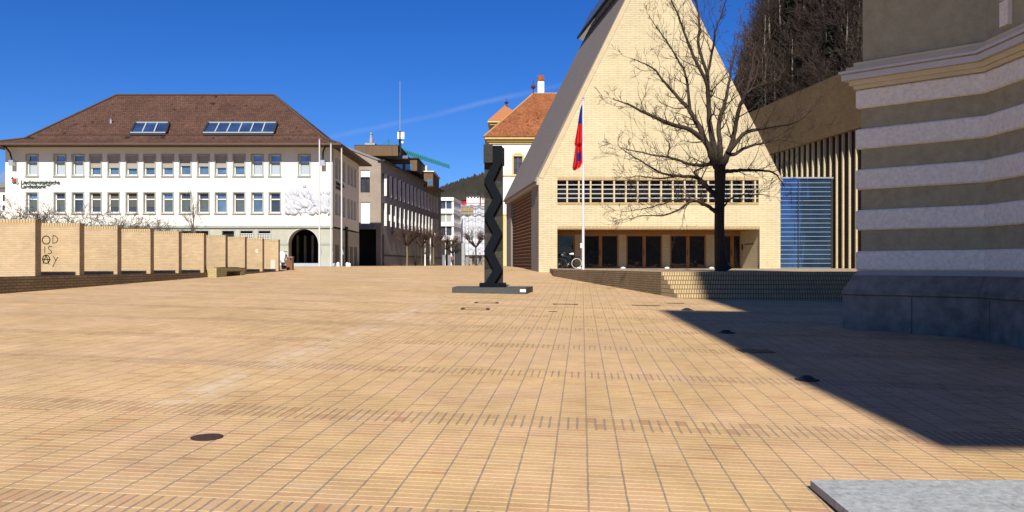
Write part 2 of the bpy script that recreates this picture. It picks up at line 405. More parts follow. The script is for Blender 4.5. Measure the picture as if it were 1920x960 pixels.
    c = h.mix(sp, c, (0.462,0.392,0.308))
    spd = h.rng(h.noise(pos, 2.3, 6, .8), .64, .74, 0, .4)
    c = h.mix(spd, c, (0.210,0.168,0.119))
    c = h.mix(1.0, c, c)
    tn_ = h.n('ShaderNodeMixRGB'); tn_.blend_type = 'MULTIPLY'; tn_.inputs[0].default_value = 1; tn_.inputs[2].default_value = (1.08,1.01,.92,1); h.link(c, tn_.inputs[1]); c = tn_.outputs[0]
    h.link(c, p.inputs['Base Color']); p.inputs['Roughness'].default_value = .88; p.inputs['Specular IOR Level'].default_value = .2
    hh = h.m('SUBTRACT', 1.0, h.m('MAXIMUM', grey, h.m('MULTIPLY', lite, .25)))
    h.bump(h.m('ADD', h.m('MULTIPLY', hh, .6), h.m('MULTIPLY', h.m('ADD', rnd, fine), .15)), .006, p)
    return m
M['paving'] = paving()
# ------------------------------------------------------------------ ground sheet
def axis(bps):
    o = []
    for a, b, st in bps:
        n = max(1, round((b-a)/st)); o += [a + (b-a)*i/n for i in range(n)]
    return o + [bps[-1][1]]
xs = axis([(-3000,-200,400), (-200,-60,20), (-60,40,2.0), (40,200,20), (200,3000,400)])
ys = axis([(-600,-60,90), (-60,-10,10), (-10,80,1.5), (80,160,8), (160,600,40), (600,4000,500)])
mb = MB(); nx = len(xs)
mb.add([(x, y, GZ(x, y)) for y in ys for x in xs], [(j*nx+i, j*nx+i+1, (j+1)*nx+i+1, (j+1)*nx+i) for j in range(len(ys)-1) for i in range(nx-1)])
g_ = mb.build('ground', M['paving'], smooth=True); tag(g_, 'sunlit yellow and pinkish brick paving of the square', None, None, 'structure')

# ------------------------------------------------------------------ terrace + stairs
TZ = 1.38; EX, EY = 5.15, 27.6; KX = 3.18/17.2
mb = MB(); pl = [(EX,EY),(34,EY),(34,64),(15.5,64),(15.5,53.2),(3,53.2),(2.6,50.05),(2.35,49.9),(2.23,43.4)]
a = MB(); n = len(pl)
a.add([(x,y,-1) for x,y in pl]+[(x,y,TZ) for x,y in pl], [(i,(i+1)%n,n+(i+1)%n,n+i) for i in range(n)], 0)
a.add([(x,y,TZ) for x,y in pl], [tuple(range(n))], 1)
# coping course along the terrace edge
M['terr_top'] = brickmat('terrace_paving', (.56,.42,.26), (.50,.36,.21), (.34,.26,.17), .25, .088, .010, offset=0, var=.15)
t_ = a.build('terrace', [M['lowbrick'], M['terr_top']]); tag(t_, 'raised brick terrace in front of the gabled building', kind='structure')
mb = MB()
for k in range(1, 7):
    z1 = TZ - .1425*k if k < 6 else None
    if z1 is None: break
    yf = EY - .28*k; yb = EY - .28*(k-1)
    mb.prism([(EX + (EY-yf)*KX, yf), (34, yf), (34, yb-.0), (EX + (EY-yb)*KX, yb)], -.6, z1, 0)
st = mb.build('stairs', M['riser']); tag(st, 'brick steps rising to the terrace', kind='structure')
# upright riser course over the terrace front (proud of the wall)
mb = MB(); mb.box(EX+.01, 33.9, EY-.004, EY+.05, TZ-.16, TZ+.004); r_ = mb.build('stair_edge', M['riser']); tag(r_, kind='structure')

# ------------------------------------------------------------------ gabled brick building
FY = 50.0; C0 = (1.67, FY)
DX = -.132
def sx(s): return 1.67 + DX*s
gb = thing('gabled_building', (9, 50, 1.38), 'tall steep-gabled yellow brick building with a slit window and recessed wooden doors', 'building')
LE, RE, EZ = 1.78, 16.78, 7.12; AX, AZ = 9.1, 22.3
mb = MB()
slot = (2.83, 15.42, 5.52, 6.90); rec = (2.83, 15.48, TZ, 3.84)
mb.holes((0,FY,0), (1,0,0), (0,-1,0), 1.67, RE, .6, EZ, [slot, rec], .45)
mb.poly([(1.67,FY,EZ),(RE,FY,EZ),(AX,FY,AZ)])
mb.build('facade', M['ybrick'], gb)
# soldier courses: over the slot, over the recess and along the slopes, slightly proud
mb = MB()
mb.box(2.83,15.42,FY-.012,FY+.1,6.90,7.10); mb.box(2.83,15.48,FY-.012,FY+.1,3.845,4.05); mb.box(2.83,15.42,FY-.012,FY+.1,5.36,5.515)
mb.build('lintel_course', M['soldier'], gb)
mb = MB()
def slopebar(xa, za, xb, zb, w, inward):
    d = Vector((xb-xa, 0, zb-za)).normalized(); nrm = Vector((d.z, 0, -d.x)) * inward
    a_, b_ = Vector((xa, 0, za)), Vector((xb, 0, zb))
    pts = []
    for y in (FY-.03, FY+.12):
        for p_ in (a_, b_, b_+nrm*w, a_+nrm*w): pts.append((p_.x, y, p_.z))
    mb.add(pts, [(0,1,2,3),(7,6,5,4),(0,4,5,1),(1,5,6,2),(2,6,7,3),(3,7,4,0)])
slopebar(1.67, EZ, AX, AZ, .30, 1); slopebar(RE, EZ-.0, AX, AZ, .30, -1)
mb.build('verge_course', M['bandbrick'] if False else plain('verge_brick', (.62,.50,.31), .85, .12, 3), gb)
# left slope and right slope
L = 16.2
mb = MB(); off = .28
def bk(x): return (x + DX*L, FY+L)
e0 = Vector((1.67-off, FY+.06, EZ-.25)); e1 = Vector((1.67-off+DX*L, FY+L, EZ-.25)); r0 = Vector((AX, FY+.06, AZ)); r1 = Vector((AX+DX*L, FY+L, AZ))
dn = Vector((.35, 0, -.2))
mb.add([e0,e1,r1,r0,e0+dn,e1+dn,r1+dn,r0+dn], [(0,1,2,3),(7,6,5,4),(0,4,5,1),(1,5,6,2),(2,6,7,3),(3,7,4,0)])
f0 = Vector((RE+.2, FY+.06, EZ-.25)); f1 = Vector((RE+.2+DX*L, FY+L, EZ-.25)); up = Vector((-.35,0,-.2))
mb.add([f0,r0,r1,f1,f0+up,r0+up,r1+up,f1+up], [(0,1,2,3),(7,6,5,4),(0,4,5,1),(1,5,6,2),(2,6,7,3),(3,7,4,0)])
mb.build('roof', plain('grey_brown_tiled_slope', (.21,.18,.155), .85, .12, 1.2, stretch=(.35,2,.35)), gb)
# skylight box along the ridge
mb = MB(); du = (r0-e0); nl = du.cross(Vector((DX*L, L, 0))).normalized()
if nl.x > 0: nl = -nl
sk0 = e0 + du*((20.15-e0.z)/du.z); sk1 = e1 + du*((20.15-e1.z)/du.z)
top0 = r0; top1 = r1
o_ = nl*.5
mb.add([sk0,sk1,top1,top0,sk0+o_,sk1+o_,top1+o_,top0+o_], [(4,5,6,7),(0,4,7,3),(1,2,6,5),(0,1,5,4),(2,3,7,6)])
skb = mb.build('skylight', M['winglass2'], gb)
mb = MB()
for i in range(10):
    f = (i+.0)/9; a_ = sk0.lerp(sk1, f)+o_; b_ = top0.lerp(top1, f)+o_; mb.bar(a_, b_, .06)
mb.bar(sk0+o_, sk1+o_, .16)
mb.build('frame', M['black'], skb)
# side wall with frame and slatted panel
u = Vector((DX, 1, 0)).normalized(); nn = Vector((-u.y, u.x, 0)); LL = L*math.sqrt(1+DX*DX)
mb = MB(); mb.holes((C0[0], C0[1], 0), u, nn, 0, LL, .4, EZ-.02, [(3.0, 13.4, 1.32, 6.55)], .3); mb.build('side_wall', M['concrete'], gb)
mb = MB(); mb.obox((C0[0],C0[1],0), u, nn, 0, LL, .003, .13, 6.62, 7.08); mb.build('eaves_beam', M['concrete2'], gb)
mb = MB(); mb.obox((C0[0],C0[1],0), u, nn, 3.0, 13.4, -.34, -.28, 1.32, 6.55); pan = mb.build('louvre_panel', plain('brown_backing', (.20,.075,.038), .7, .2, 3), gb)
mb = MB(); k = 0; z = 1.4
while z < 6.5: mb.obox((C0[0],C0[1],0), u, nn, 3.02, 13.38, -.27, -.12, z, z+.028); z += .24
mb.build('slat', plain('brown_slat', (.40,.26,.17), .6, .15, 5), pan)
mb = MB(); mb.quad((RE,FY,.6),(RE+DX*L,FY+L,.6),(RE+DX*L,FY+L,EZ),(RE,FY,EZ)); mb.poly([(1.67+DX*L,FY+L,.6),(RE+DX*L,FY+L,.6),(RE+DX*L,FY+L,EZ),(AX+DX*L,FY+L,AZ),(1.67+DX*L,FY+L,EZ)][::-1])
mb.build('rear_wall', M['ybrick'], gb)
# slit window: dark glass, brick mullions and thin rails
mb = MB(); mb.quad((2.8,FY+.6,5.4),(15.5,FY+.6,5.4),(15.5,FY+.6,7.0),(2.8,FY+.6,7.0)); sw = mb.build('slit_window', M['darkglass'], gb)
mb = MB()
x = 3.40
while x < 15.3: mb.box(x, x+.10, FY+.02, FY+.5, 5.52, 6.90); x += .735
mb.build('mullion', M['ybrick'], sw)
mb = MB()
for i in range(1, 5): z = 5.52 + i*.276; mb.box(2.83, 15.42, FY+.05, FY+.13, z-.03, z+.03)
mb.build('rail', plain('pale_rail', (.55,.50,.42), .6, .1, 3), sw)
# entrance recess
BY = FY + 3.1
mb = MB(); xr = 15.14
mb.quad((rec[1],FY+.45,TZ),(xr,BY,TZ),(xr,BY,3.84),(rec[1],FY+.45,3.84)); mb.build('reveal_wall', M['ybrick'], gb); mb = MB(); mb.quad((rec[0],FY+.45,TZ),(rec[0],FY+.45,3.84),(2.95,BY,3.84),(2.95,BY,TZ))
mb.build('reveal_wall', M['ybrick'], gb)
mb = MB(); mb.quad((2.5,FY+.44,3.843),(15.8,FY+.44,3.843),(15.8,BY+.1,3.843),(2.5,BY+.1,3.843)); mb.build('recess_ceiling', M['wood'], gb)
doorx = [(1040,1078)] + [(1092+82*i, 1160+82*i) for i in range(3)] + [(1340,1390)]
doorx = [(PX(a,BY), PX(b,BY)) for a, b in doorx]; doorx[0] = (2.97, doorx[0][1])
mb = MB(); mb.holes((0,BY,0),(1,0,0),(0,-1,0), 2.95, xr, TZ, 3.84, [(a,b,TZ+.0,3.62) for a,b in doorx], .2); mb.box(2.96, xr-.01, BY-.02, BY+.1, 3.63, 3.835, 1)
mb.build('recess_back', [M['ybrick'], M['wood']], gb)
for i, (a, b) in enumerate(doorx):
    mb = MB(); w = .10; leaves = 2 if i < 4 and i > 0 else (1 if i == 0 else 2)
    Y0, Y1 = BY+.04, BY+.12
    mb.box(a+.003, a+w, Y0, Y1, TZ+.004, 3.617); mb.box(b-w, b-.003, Y0, Y1, TZ+.004, 3.617); mb.box(a+w, b-w, Y0, Y1, 3.617-w, 3.617); mb.box(a+w, b-w, Y0, Y1, TZ+.004, TZ+.10)
    split = []
    if leaves == 2:
        c = (a+b)/2 if i < 4 else a + (b-a)*.66; mb.box(c-.11, c+.11, Y0-.01, Y1, TZ+.10, 3.617-w); split = [c]
    d = mb.build('door', M['wood'], gb)
    e = [a+w] + sum([[c-.11, c+.11] for c in split], []) + [b-w]
    for q in range(0, len(e), 2):
        g2 = MB(); g2.box(e[q], e[q+1], Y0+.03, Y0+.05, TZ+.10, 3.617-w); g2.build('pane', M['darkglass'], d)
    if split:
        h2 = MB(); h2.bar((split[0]-.05, Y0-.06, 2.25), (split[0]-.05, Y0-.06, 2.65), .03); h2.build('handle', M['iron'], d)
# round footing lights at the bases of the piers, plates on the reveal
for i in range(4):
    cx = (doorx[i][1] + doorx[i+1][0]) / 2
    mb = MB(); mb.lathe((cx, BY-.28, TZ), [(.17,0),(.17,.04),(.12,.10),(.03,.13)], 14); o = mb.build('floor_lamp_housing', M['white'], gb)
def rv(t): return Vector((rec[1]+(xr-rec[1])*t, FY+.45+(BY-FY-.45)*t, 0))
mb = MB()
a_, b_ = rv(.90), rv(.82); mb.add([a_+Vector((-.02,0,2.6)), b_+Vector((-.02,0,2.6)), b_+Vector((-.02,0,2.98)), a_+Vector((-.02,0,2.98))], [(0,1,2,3)])
a_, b_ = rv(.72), rv(.20); mb.add([a_+Vector((-.02,0,2.93)), b_+Vector((-.02,0,2.93)), b_+Vector((-.02,0,2.985)), a_+Vector((-.02,0,2.985))], [(0,1,2,3)])
mb.build('wall_plate', M['iron'], gb)

# ------------------------------------------------------------------ finned brick wing to the right + glass box
fb = thing('finned_wing', (22, 50, 1.38), 'long brick wing with tall upright brick fins in a row below a brown brick band', 'building')
A_ = Vector((22.0, 50, 0)); dw = Vector((-.14, 1, 0)); LW = dw.length; uw = dw.normalized(); nw = Vector((-uw.y, uw.x, 0))
mb = MB(); mb.obox(A_, uw, nw, -8, 26, -1.0, -.02, 10.3, 14.25); mb.build('brick_band', M['bandbrick'], fb)
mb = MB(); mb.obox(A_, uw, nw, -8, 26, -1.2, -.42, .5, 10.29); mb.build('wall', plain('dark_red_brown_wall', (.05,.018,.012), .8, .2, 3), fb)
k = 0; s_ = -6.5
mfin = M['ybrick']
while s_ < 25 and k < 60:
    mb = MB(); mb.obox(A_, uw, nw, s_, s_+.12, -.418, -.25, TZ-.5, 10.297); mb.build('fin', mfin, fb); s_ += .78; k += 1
mb = MB(); mb.obox(A_, uw, nw, 10, 26, -1, 0, 14.26, 14.4)
# glass box
GY = 53.7; gx0, gx1 = 16.3, 21.45
gbx = thing('glass_entrance', (18.9, GY, TZ), 'flat-roofed blue glass entrance with thin horizontal rails between gable and fins', 'glass entrance')
mb = MB(); mb.quad((gx0,GY,TZ),(gx1,GY,TZ),(gx1,GY,7.4),(gx0,GY,7.4)); m_, nt_, p_ = newmat('blue_solar_glass'); h_ = NT(nt_); gg = h_.pos()
nn_ = h_.noise(gg.outputs['Position'], .6, 3); h_.link(h_.mix(h_.rng(nn_, .35, .65), (.03,.085,.19), (.06,.15,.31)), p_.inputs['Base Color']); p_.inputs['Metallic'].default_value = .75; p_.inputs['Roughness'].default_value = .06
mp = h_.n("ShaderNodeMapping"); mp.inputs['Scale'].default_value = (1.5,1.5,.25); h_.link(gg.outputs['Position'], mp.inputs['Vector']); h_.bump(h_.noise(mp.outputs[0], 1.2, 2), .02, p_)
mb.build('pane', m_, gbx)
mb = MB()
for i in range(20): z = TZ + .02 + i*(6.0/20); mb.box(gx0, gx1, GY-.05, GY-.005, z, z+.035)
mb.build('rail', M['metal'], gbx)
mb = MB()
for x in (19.2,): mb.box(x-.03, x+.03, GY-.06, GY-.002, TZ, 7.38)
mb.box(gx1-.06, gx1+.06, GY-.07, GY+.3, TZ, 7.4); mb.build('mullion', M['iron'], gbx)
mb = MB(); mb.box(gx0, gx1+.1, GY-.08, 60, 7.405, 7.5); mb.build('roof', M['metal'], gbx)
mb = MB(); mb.box(gx0, gx1-.1, GY+.1, 60, TZ, 7.4); mb.build('interior', M['interior'], gbx)

# ------------------------------------------------------------------ striped government building at the right
sb = thing('striped_building', (8.3, 16.2, .2), 'shaded building corner with white and grey stripes on a blue-grey stone plinth', 'building')
PO = [(7.42,17.0),(9.16,15.44),(9.24,4.0),(26,4.0),(26,17.35),(7.9,17.35)]
def offs(pl, d):
    n = len(pl); out = []
    ar = sum(pl[i][0]*pl[(i+1)%n][1]-pl[(i+1)%n][0]*pl[i][1] for i in range(n)); sg = 1 if ar > 0 else -1
    for i in range(n):
        p0, p1, p2 = Vector(pl[i-1]), Vector(pl[i]), Vector(pl[(i+1)%n])
        n1 = Vector(((p1-p0).y, -(p1-p0).x)).normalized()*sg; n2 = Vector(((p2-p1).y, -(p2-p1).x)).normalized()*sg
        b = (n1+n2); b = b / max(.35, b.dot(n1)); q = p1 + b*d; out.append((q.x, q.y))
    return out
AK = 1.0
M['sgrey'] = plain('grey_roughcast', (.35,.31,.18), .95, .26, 5, bump=.02, detail=8)
M['swhite'] = plain('white_roughcast', (.90,.82,.64), .95, .24, 13, bump=.03)
M['splinth'] = brickmat('blue_grey_limestone', (.30,.26,.20), (.24,.21,.165), (.14,.12,.095), 2.3, .99, .010, rough=.85, bump=.012, var=.75)
M['smould'] = plain('cream_moulding', (.62,.52,.32), .8, .1, 2)
mb = MB(); mb.prism(PO, -.5, 5.35); mb.build('wall', M['sgrey'], sb)
mb = MB(); mb.prism(offs(PO, -.02), 5.9, 8.7); mb.build('upper_wall', plain('sage_plaster', (.36,.325,.195), .95, .2, 4, bump=.012), sb)
def rounded(pl, z0, z1, d, e=.03):
    rings = [(offs(pl, d-e), z0), (offs(pl, d), z0+e), (offs(pl, d), z1-e), (offs(pl, d-e), z1)]
    vs = []; fs = []; n = len(pl)
    for rg, z in rings: vs += [(x, y, z) for x, y in rg]
    flip = sum(pl[i][0]*pl[(i+1)%n][1]-pl[(i+1)%n][0]*pl[i][1] for i in range(n)) < 0
    for r in range(3):
        for i in range(n):
            f = (r*n+i, r*n+(i+1)%n, (r+1)*n+(i+1)%n, (r+1)*n+i); fs.append(f[::-1] if flip else f)
    fs.append(tuple(range(n))); fs.append(tuple(3*n+i for i in range(n)))
    return MB().add(vs, fs)
for z0, z1 in ((1.50,1.91),(2.35,2.78),(3.21,3.64),(4.07,4.50),(4.93,5.33)):
    rounded(PO, z0, z1, .07).build('white_band', M['swhite'], sb)
mb = MB()
for z0, z1, d in ((5.34,5.42,.10),(5.42,5.52,.16)): mb.prism(offs(PO, d), z0, z1)
mb.build('cornice_moulding', M['smould'], sb)
mb = MB()
for z0, z1, d in ((5.522,5.64,.26),(5.64,5.665,.22),(5.665,5.72,.30)): mb.prism(offs(PO, d), z0, z1)
mb.build('cornice', plain('pale_cornice', (.56,.54,.48), .85, .08, 2), sb)
mb = MB()
for z0, z1, d in ((5.722,5.80,.20),(5.80,5.905,.10)): mb.prism(offs(PO, d), z0, z1)
mb.build('cornice_cap', M['smould'], sb)
mb = MB()
for z0, z1, d in ((1.40,1.445,.09),(1.445,1.498,.06)): mb.prism(offs(PO, d), z0, z1)
mb.build('plinth_moulding', plain('grey_moulding', (.36,.35,.31), .85, .1, 3), sb)
# plinth: weathered stone with a bevelled top and joint lines
mb = MB(); pl2 = offs(PO, .24); pl3 = offs(PO, .12)
n = len(PO)
vs = [(x,y,-.5) for x,y in pl2]+[(x,y,1.10) for x,y in pl2]+[(x,y,1.36) for x,y in pl3]+[(x,y,1.398) for x,y in pl3]
mb.add(vs, [(r*n+i, r*n+(i+1)%n, (r+1)*n+(i+1)%n, (r+1)*n+i) for r in range(3) for i in range(n)] + [tuple(3*n+i for i in range(n))])
mb.build('plinth', M['splinth'], sb)
rounded(offs(PO,0), .97, 1.085, .262, .02).build('plinth_ledge', M['splinth'], sb)
K_done = 1
# white corner stones at the top right
mb = MB()
for k in range(5): z = 6.05 + k*.5; mb.box(9.10-.0, 9.16+.2, 15.44-(1.05 if k%2 else .75), 15.44-.5, z, z+.46)
mb.build('quoin', M['swhite'], sb)
AK = .72
# unseen raised blocks added behind the photographer to shade the paving and steps
mb = MB(); mb.box(3.15, 26, -8, -4, 12.8, 22.2); mb.box(5.38, 26, -8, -4.01, 22.21, 29.8); mb.build('shadow_caster', M['sgrey'], sb)
mb = MB(); mb.box(6.3, 9.3, -7.5, -4.02, 29.81, 35.6); mb.build('shadow_caster_top', M['sgrey'], sb)  # added block on top, shades the lower part of the tree
mb = MB()
for x in (9.8, 15, 20, 25): mb.box(x, x+1, -7.9, -4.2, -1, 12.79)
mb.build('shadow_caster_pier', M['sgrey'], sb)  # added supports under the unseen shadow caster
# ------------------------------------------------------------------ bank building
BKY = 66.0
bk = thing('bank_building', (-28, BKY, 1.2), 'long cream bank building with a brown hipped tile roof and rows of windows', 'building')
bx0, bx1 = PX(10, BKY), PX(623, BKY); bz_s = PZ(424, BKY); bz_e = 11.75
def win_x(px): return PX(px, BKY)
ups = [48,100,134,167,201,235,268,302,335,369,402,436,470,503,558]; los = ups[:-1]
WW = .88
upw = [(win_x(p)+.10, win_x(p)+.10+WW, 8.99, 10.66) for p in ups]; low = [(win_x(p)+.10, win_x(p)+.10+WW, 5.90, 7.56) for p in los]
mb = MB(); mb.holes((0,BKY,0),(1,0,0),(0,-1,0), bx0, bx1, bz_s, bz_e, upw+low, .28); mb.build('facade', M['plaster'], bk)
gws = [(341,362),(366,391),(417,439),(451,474),(485,507)]; gws = [(PX(a,BKY), PX(b,BKY), 2.5, PZ(433,BKY)) for a, b in gws]
# ground floor with arch
ax0, ax1 = PX(541,BKY), PX(597,BKY); ar = (ax1-ax0)/2; acx = (ax0+ax1)/2; azs = PZ(457,BKY); ab = PZ(493,BKY)
mb = MB(); mb.holes((0,BKY-.03,0),(1,0,0),(0,-1,0), bx0, ax0, .5, bz_s-.15, gws, .3)
mb.quad((ax1,BKY-.03,.5),(bx1+.03,BKY-.03,.5),(bx1+.03,BKY-.03,bz_s-.15),(ax1,BKY-.03,bz_s-.15))
N = 20; arc = [(acx - ar*math.cos(math.pi*i/N), azs + ar*math.sin(math.pi*i/N)) for i in range(N+1)]
for i in range(N):
    (xa, za), (xb, zb) = arc[i], arc[i+1]
    mb.quad((xa,BKY-.03,za),(xb,BKY-.03,zb),(xb,BKY-.03,bz_s-.15),(xa,BKY-.03,bz_s-.15)); mb.quad((xa,BKY-.03,za),(xa,BKY+.9,za),(xb,BKY+.9,zb),(xb,BKY-.03,zb))
mb.quad((ax0,BKY-.03,.5),(ax0,BKY+.9,.5),(ax0,BKY+.9,azs),(ax0,BKY-.03,azs)); mb.quad((ax1,BKY-.03,.5),(ax1,BKY-.03,azs),(ax1,BKY+.9,azs),(ax1,BKY+.9,.5))
mb.build('ground_floor', M['stone'], bk)
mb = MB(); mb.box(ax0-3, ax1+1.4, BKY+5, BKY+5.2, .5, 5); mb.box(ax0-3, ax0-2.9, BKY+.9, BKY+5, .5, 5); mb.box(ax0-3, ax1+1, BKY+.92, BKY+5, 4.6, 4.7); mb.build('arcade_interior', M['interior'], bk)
mb = MB()
for p in (559, 573, 587): mb.box(PX(p,BKY+4.8)-.09, PX(p,BKY+4.8)+.09, BKY+4.6, BKY+4.8, 1.3, 4.2)
mb.build('arcade_post', M['stonetrim'], bk)
mb = MB(); mb.box(bx0-.06, bx1+.08, BKY-.16, BKY+.1, bz_s-.15, bz_s+.04); mb.box(bx0-.02, ax0-.02, BKY-.07, BKY, azs-.10, azs+.08); mb.box(ax1+.02, bx1+.05, BKY-.07, BKY, azs-.10, azs+.08)
mb.build('string_course', M['stonetrim'], bk)
mb = MB()
for i in range(N):
    (xa, za), (xb, zb) = arc[i], arc[i+1]
    q = lambda x, z, k: (acx+(x-acx)*k, azs+(z-azs)*k)
    a2, b2 = q(xa,za,1.07), q(xb,zb,1.07)
    mb.add([(xa,BKY-.06,za),(xb,BKY-.06,zb),(b2[0],BKY-.06,b2[1]),(a2[0],BKY-.06,a2[1]),(a2[0],BKY-.03,a2[1]),(b2[0],BKY-.03,b2[1]),(xa,BKY-.03,za),(xb,BKY-.03,zb)], [(0,1,2,3),(3,2,5,4),(0,6,7,1)])
mb.build('arch_trim', plain('arch_stone', (.58,.57,.48), .9, .1, 2), bk)
mb = MB(); mb.box(PX(530,BKY), PX(641,BKY), BKY-1.2, BKY-.02, .6, PZ(493.5,BKY)); mb.box(PX(530,BKY)-.2, PX(641,BKY)+.2, BKY-1.5, BKY-1.2, .6, PZ(498,BKY)); mb.build('steps', M['greystep'], bk)
# corner quoin, side wall
mb = MB(); mb.box(bx1-.02, bx1+.05, BKY-.04, BKY+.25, bz_s+.05, bz_e); mb.build('corner_strip', M['stonetrim'], bk)
BD = 11.5
sw_ = [(1.2+i*1.45+(.6 if i > 2 else 0), 2.3+i*1.45+(.6 if i > 2 else 0)) for i in range(7)]; sw_ = [(a, b) for a, b in sw_ if b < 11]
hs_ = [(a,b,8.9,10.72) for a,b in sw_] + [(a,b,5.82,7.62) for a,b in sw_]
mb = MB(); mb.holes((bx1,BKY,0),(0,1,0),(1,0,0), 0, BD, bz_s, bz_e, hs_, .25); mb.build('side_wall', M['plaster'], bk)
ah = [(1.0+i*2.0, 2.5+i*2.0, .5, 3.3) for i in range(5)]
mb = MB(); mb.holes((bx1+.03,BKY-.03,0),(0,1,0),(1,0,0), 0, BD, .5, bz_s-.15, ah, .7); mb.build('side_arcade', M['stone'], bk)
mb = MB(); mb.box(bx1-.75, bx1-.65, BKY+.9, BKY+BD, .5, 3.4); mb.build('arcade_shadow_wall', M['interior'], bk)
mb = MB(); mb.quad((bx0,BKY,.5),(bx0,BKY+BD,.5),(bx0,BKY+BD,bz_e),(bx0,BKY,bz_e)); mb.quad((bx0,BKY+BD,.5),(bx1,BKY+BD,.5),(bx1,BKY+BD,bz_e),(bx0,BKY+BD,bz_e)); mb.build('rear_wall', M['plaster'], bk)
for i, (a, b, c, d) in enumerate(hs_):
    mb = MB(); mb.box(bx1-.26, bx1-.22, BKY+a, BKY+b, c, d); w = mb.build('window', M['winglass2'], bk)
    mb = MB(); mb.box(bx1-.2, bx1-.14, BKY+a, BKY+a+.1, c, d); mb.box(bx1-.2, bx1-.14, BKY+b-.1, BKY+b, c, d); mb.box(bx1-.2, bx1-.14, BKY+a, BKY+b, c+1.2, c+1.28); mb.build('frame', M['winframe'], w)
rr = random.Random(3)
blindm = plain('beige_roller_blind', (.40,.37,.30), .7, .06, 2)
def blindmat():
    m, nt, p = newmat('slatted_blind'); h = NT(nt); g = h.pos(); x, y, z = h.sep(g.outputs['Position'])
    f = h.m('FRACT', h.m('MULTIPLY', z, 9.0)); c = h.mix(h.m('LESS_THAN', f, .25), (.30,.28,.23), (.17,.155,.13)); h.link(c, p.inputs['Base Color']); p.inputs['Roughness'].default_value = .7; return m
M['blind'] = blindmat()
UPB = {3:.62, 4:.62, 5:.62, 6:.62, 7:.62, 8:.55, 9:.55, 10:.6, 11:.6}
UPB = {3:.62,4:.62,5:.66,6:.62,7:.62,8:.52,9:.55,10:.62,11:.55}
for row, ws in (('u', upw), ('l', low)):
    for i, (a, b, c, d) in enumerate(ws):
        # stone surround, proud of the plaster
        mb = MB(); t = .09
        mb.box(a-t, a-.003, BKY-.05, BKY+.02, c-.02, d+t); mb.box(b+.003, b+t, BKY-.05, BKY+.02, c-.02, d+t); mb.box(a-.003, b+.003, BKY-.05, BKY+.02, d+.003, d+t); mb.box(a-t-.03, b+t+.03, BKY-.10, BKY+.04, c-.11, c-.022)
        w = mb.build('window', M['stonetrim'], bk)
        mb = MB(); Yf = BKY+.17; fw = .06
        mb.box(a+.003, a+fw+.04, Yf, Yf+.07, c, d); mb.box(b-fw, b-.003, Yf, Yf+.07, c, d); mb.box(a+fw, b-fw, Yf, Yf+.07, c, c+.10); mb.box(a+fw, b-fw, Yf, Yf+.07, d-.05, d)
        zt = c + 1.12; mb.box(a+fw, b-fw, Yf, Yf+.07, zt-.04, zt+.06)
        mb.build('frame', M['winframe'], w)
        mb = MB(); mb.box(a, b, BKY+.26, BKY+.28, c, d); mb.build('pane', M['winglass'] if row == 'u' or i in (0,) else (M['winglass'] if rr.random() < .2 else M['winglass2']), w)
        if row == 'u' and i in UPB:
            mb = MB(); mb.box(a+.01, b-.01, BKY+.09, BKY+.12, d-(d-c)*UPB[i], d-.003); mb.build('blind', M['blind'], w)
        elif row == 'l' and i in (3,4,5,6):
            mb = MB(); mb.box(a+.12, b-.09, BKY+.235, BKY+.25, c+.5, d-.05); mb.build('blind', plain('grey_blind_%d' % i, (.10,.10,.09), .7, .1, 2), w)
        elif rr.random() < .7:
            mb = MB(); xc = a+.1
            mb.box(a+.14, b-.1, BKY+.245, BKY+.255, c+.12, zt-.06); mb.build('curtain', M['curtain'] if row == 'u' else plain('dark_curtain_%d' % i, (.10,.13,.14), .8, .15, 3), w)
for a, b, c, d in gws:
    mb = MB(); mb.box(a, b, BKY+.22, BKY+.25, c, d); w = mb.build('ground_window', M['black'], bk)
    mb = MB(); t = .12; mb.box(a-t, a-.003, BKY-.05, BKY-.01, c, d+t); mb.box(b+.003, b+t, BKY-.05, BKY-.01, c, d+t); mb.box(a-.003, b+.003, BKY-.05, BKY-.01, d+.003, d+t); mb.build('surround', M['stonetrim'], w)
    if a > PX(445, BKY):
        mb = MB()
        for k in range(7): x = a + .06 + (b-a-.12)*k/6; mb.box(x-.02, x+.02, BKY+.02, BKY+.06, c, d-.22)
        for z in (d-.24, d-.42, d-.6): mb.box(a+.004, b-.004, BKY+.01, BKY+.05, z-.03, z+.03)
        mb.build('grille', M['winframe'], w)
# roof
ez, kz, rz = 11.42, 12.06, 16.8; ey, ky, ry = 64.7, 66.25, 71.6
ey2, ky2 = 78.9, 77.3
exl, exr = -42.9, -13.95; kxl, kxr = -40.4, -15.5; rxl, rxr = -35.4, -21.3
E = [(exl,ey,ez),(exr,ey,ez),(exr,ey2,ez),(exl,ey2,ez)]; K = [(kxl,ky,kz),(kxr,ky,kz),(kxr,ky2,kz),(kxl,ky2,kz)]; Rg = [(rxl,ry,rz),(rxr,ry,rz)]
mb = MB()
for i in range(4): mb.quad(E[i], E[(i+1)%4], K[(i+1)%4], K[i])
mb.quad(K[0],K[1],Rg[1],Rg[0]); mb.add([K[1],K[2],Rg[1]],[(0,1,2)]); mb.quad(K[2],K[3],Rg[0],Rg[1]); mb.add([K[3],K[0],Rg[0]],[(0,1,2)])
rf = mb.build('roof', M['roof'], bk)
mb = MB(); mb.box(exl, exr, ey, ey2, ez-.10, ez-.02); mb.build('soffit', M['eave'], rf)
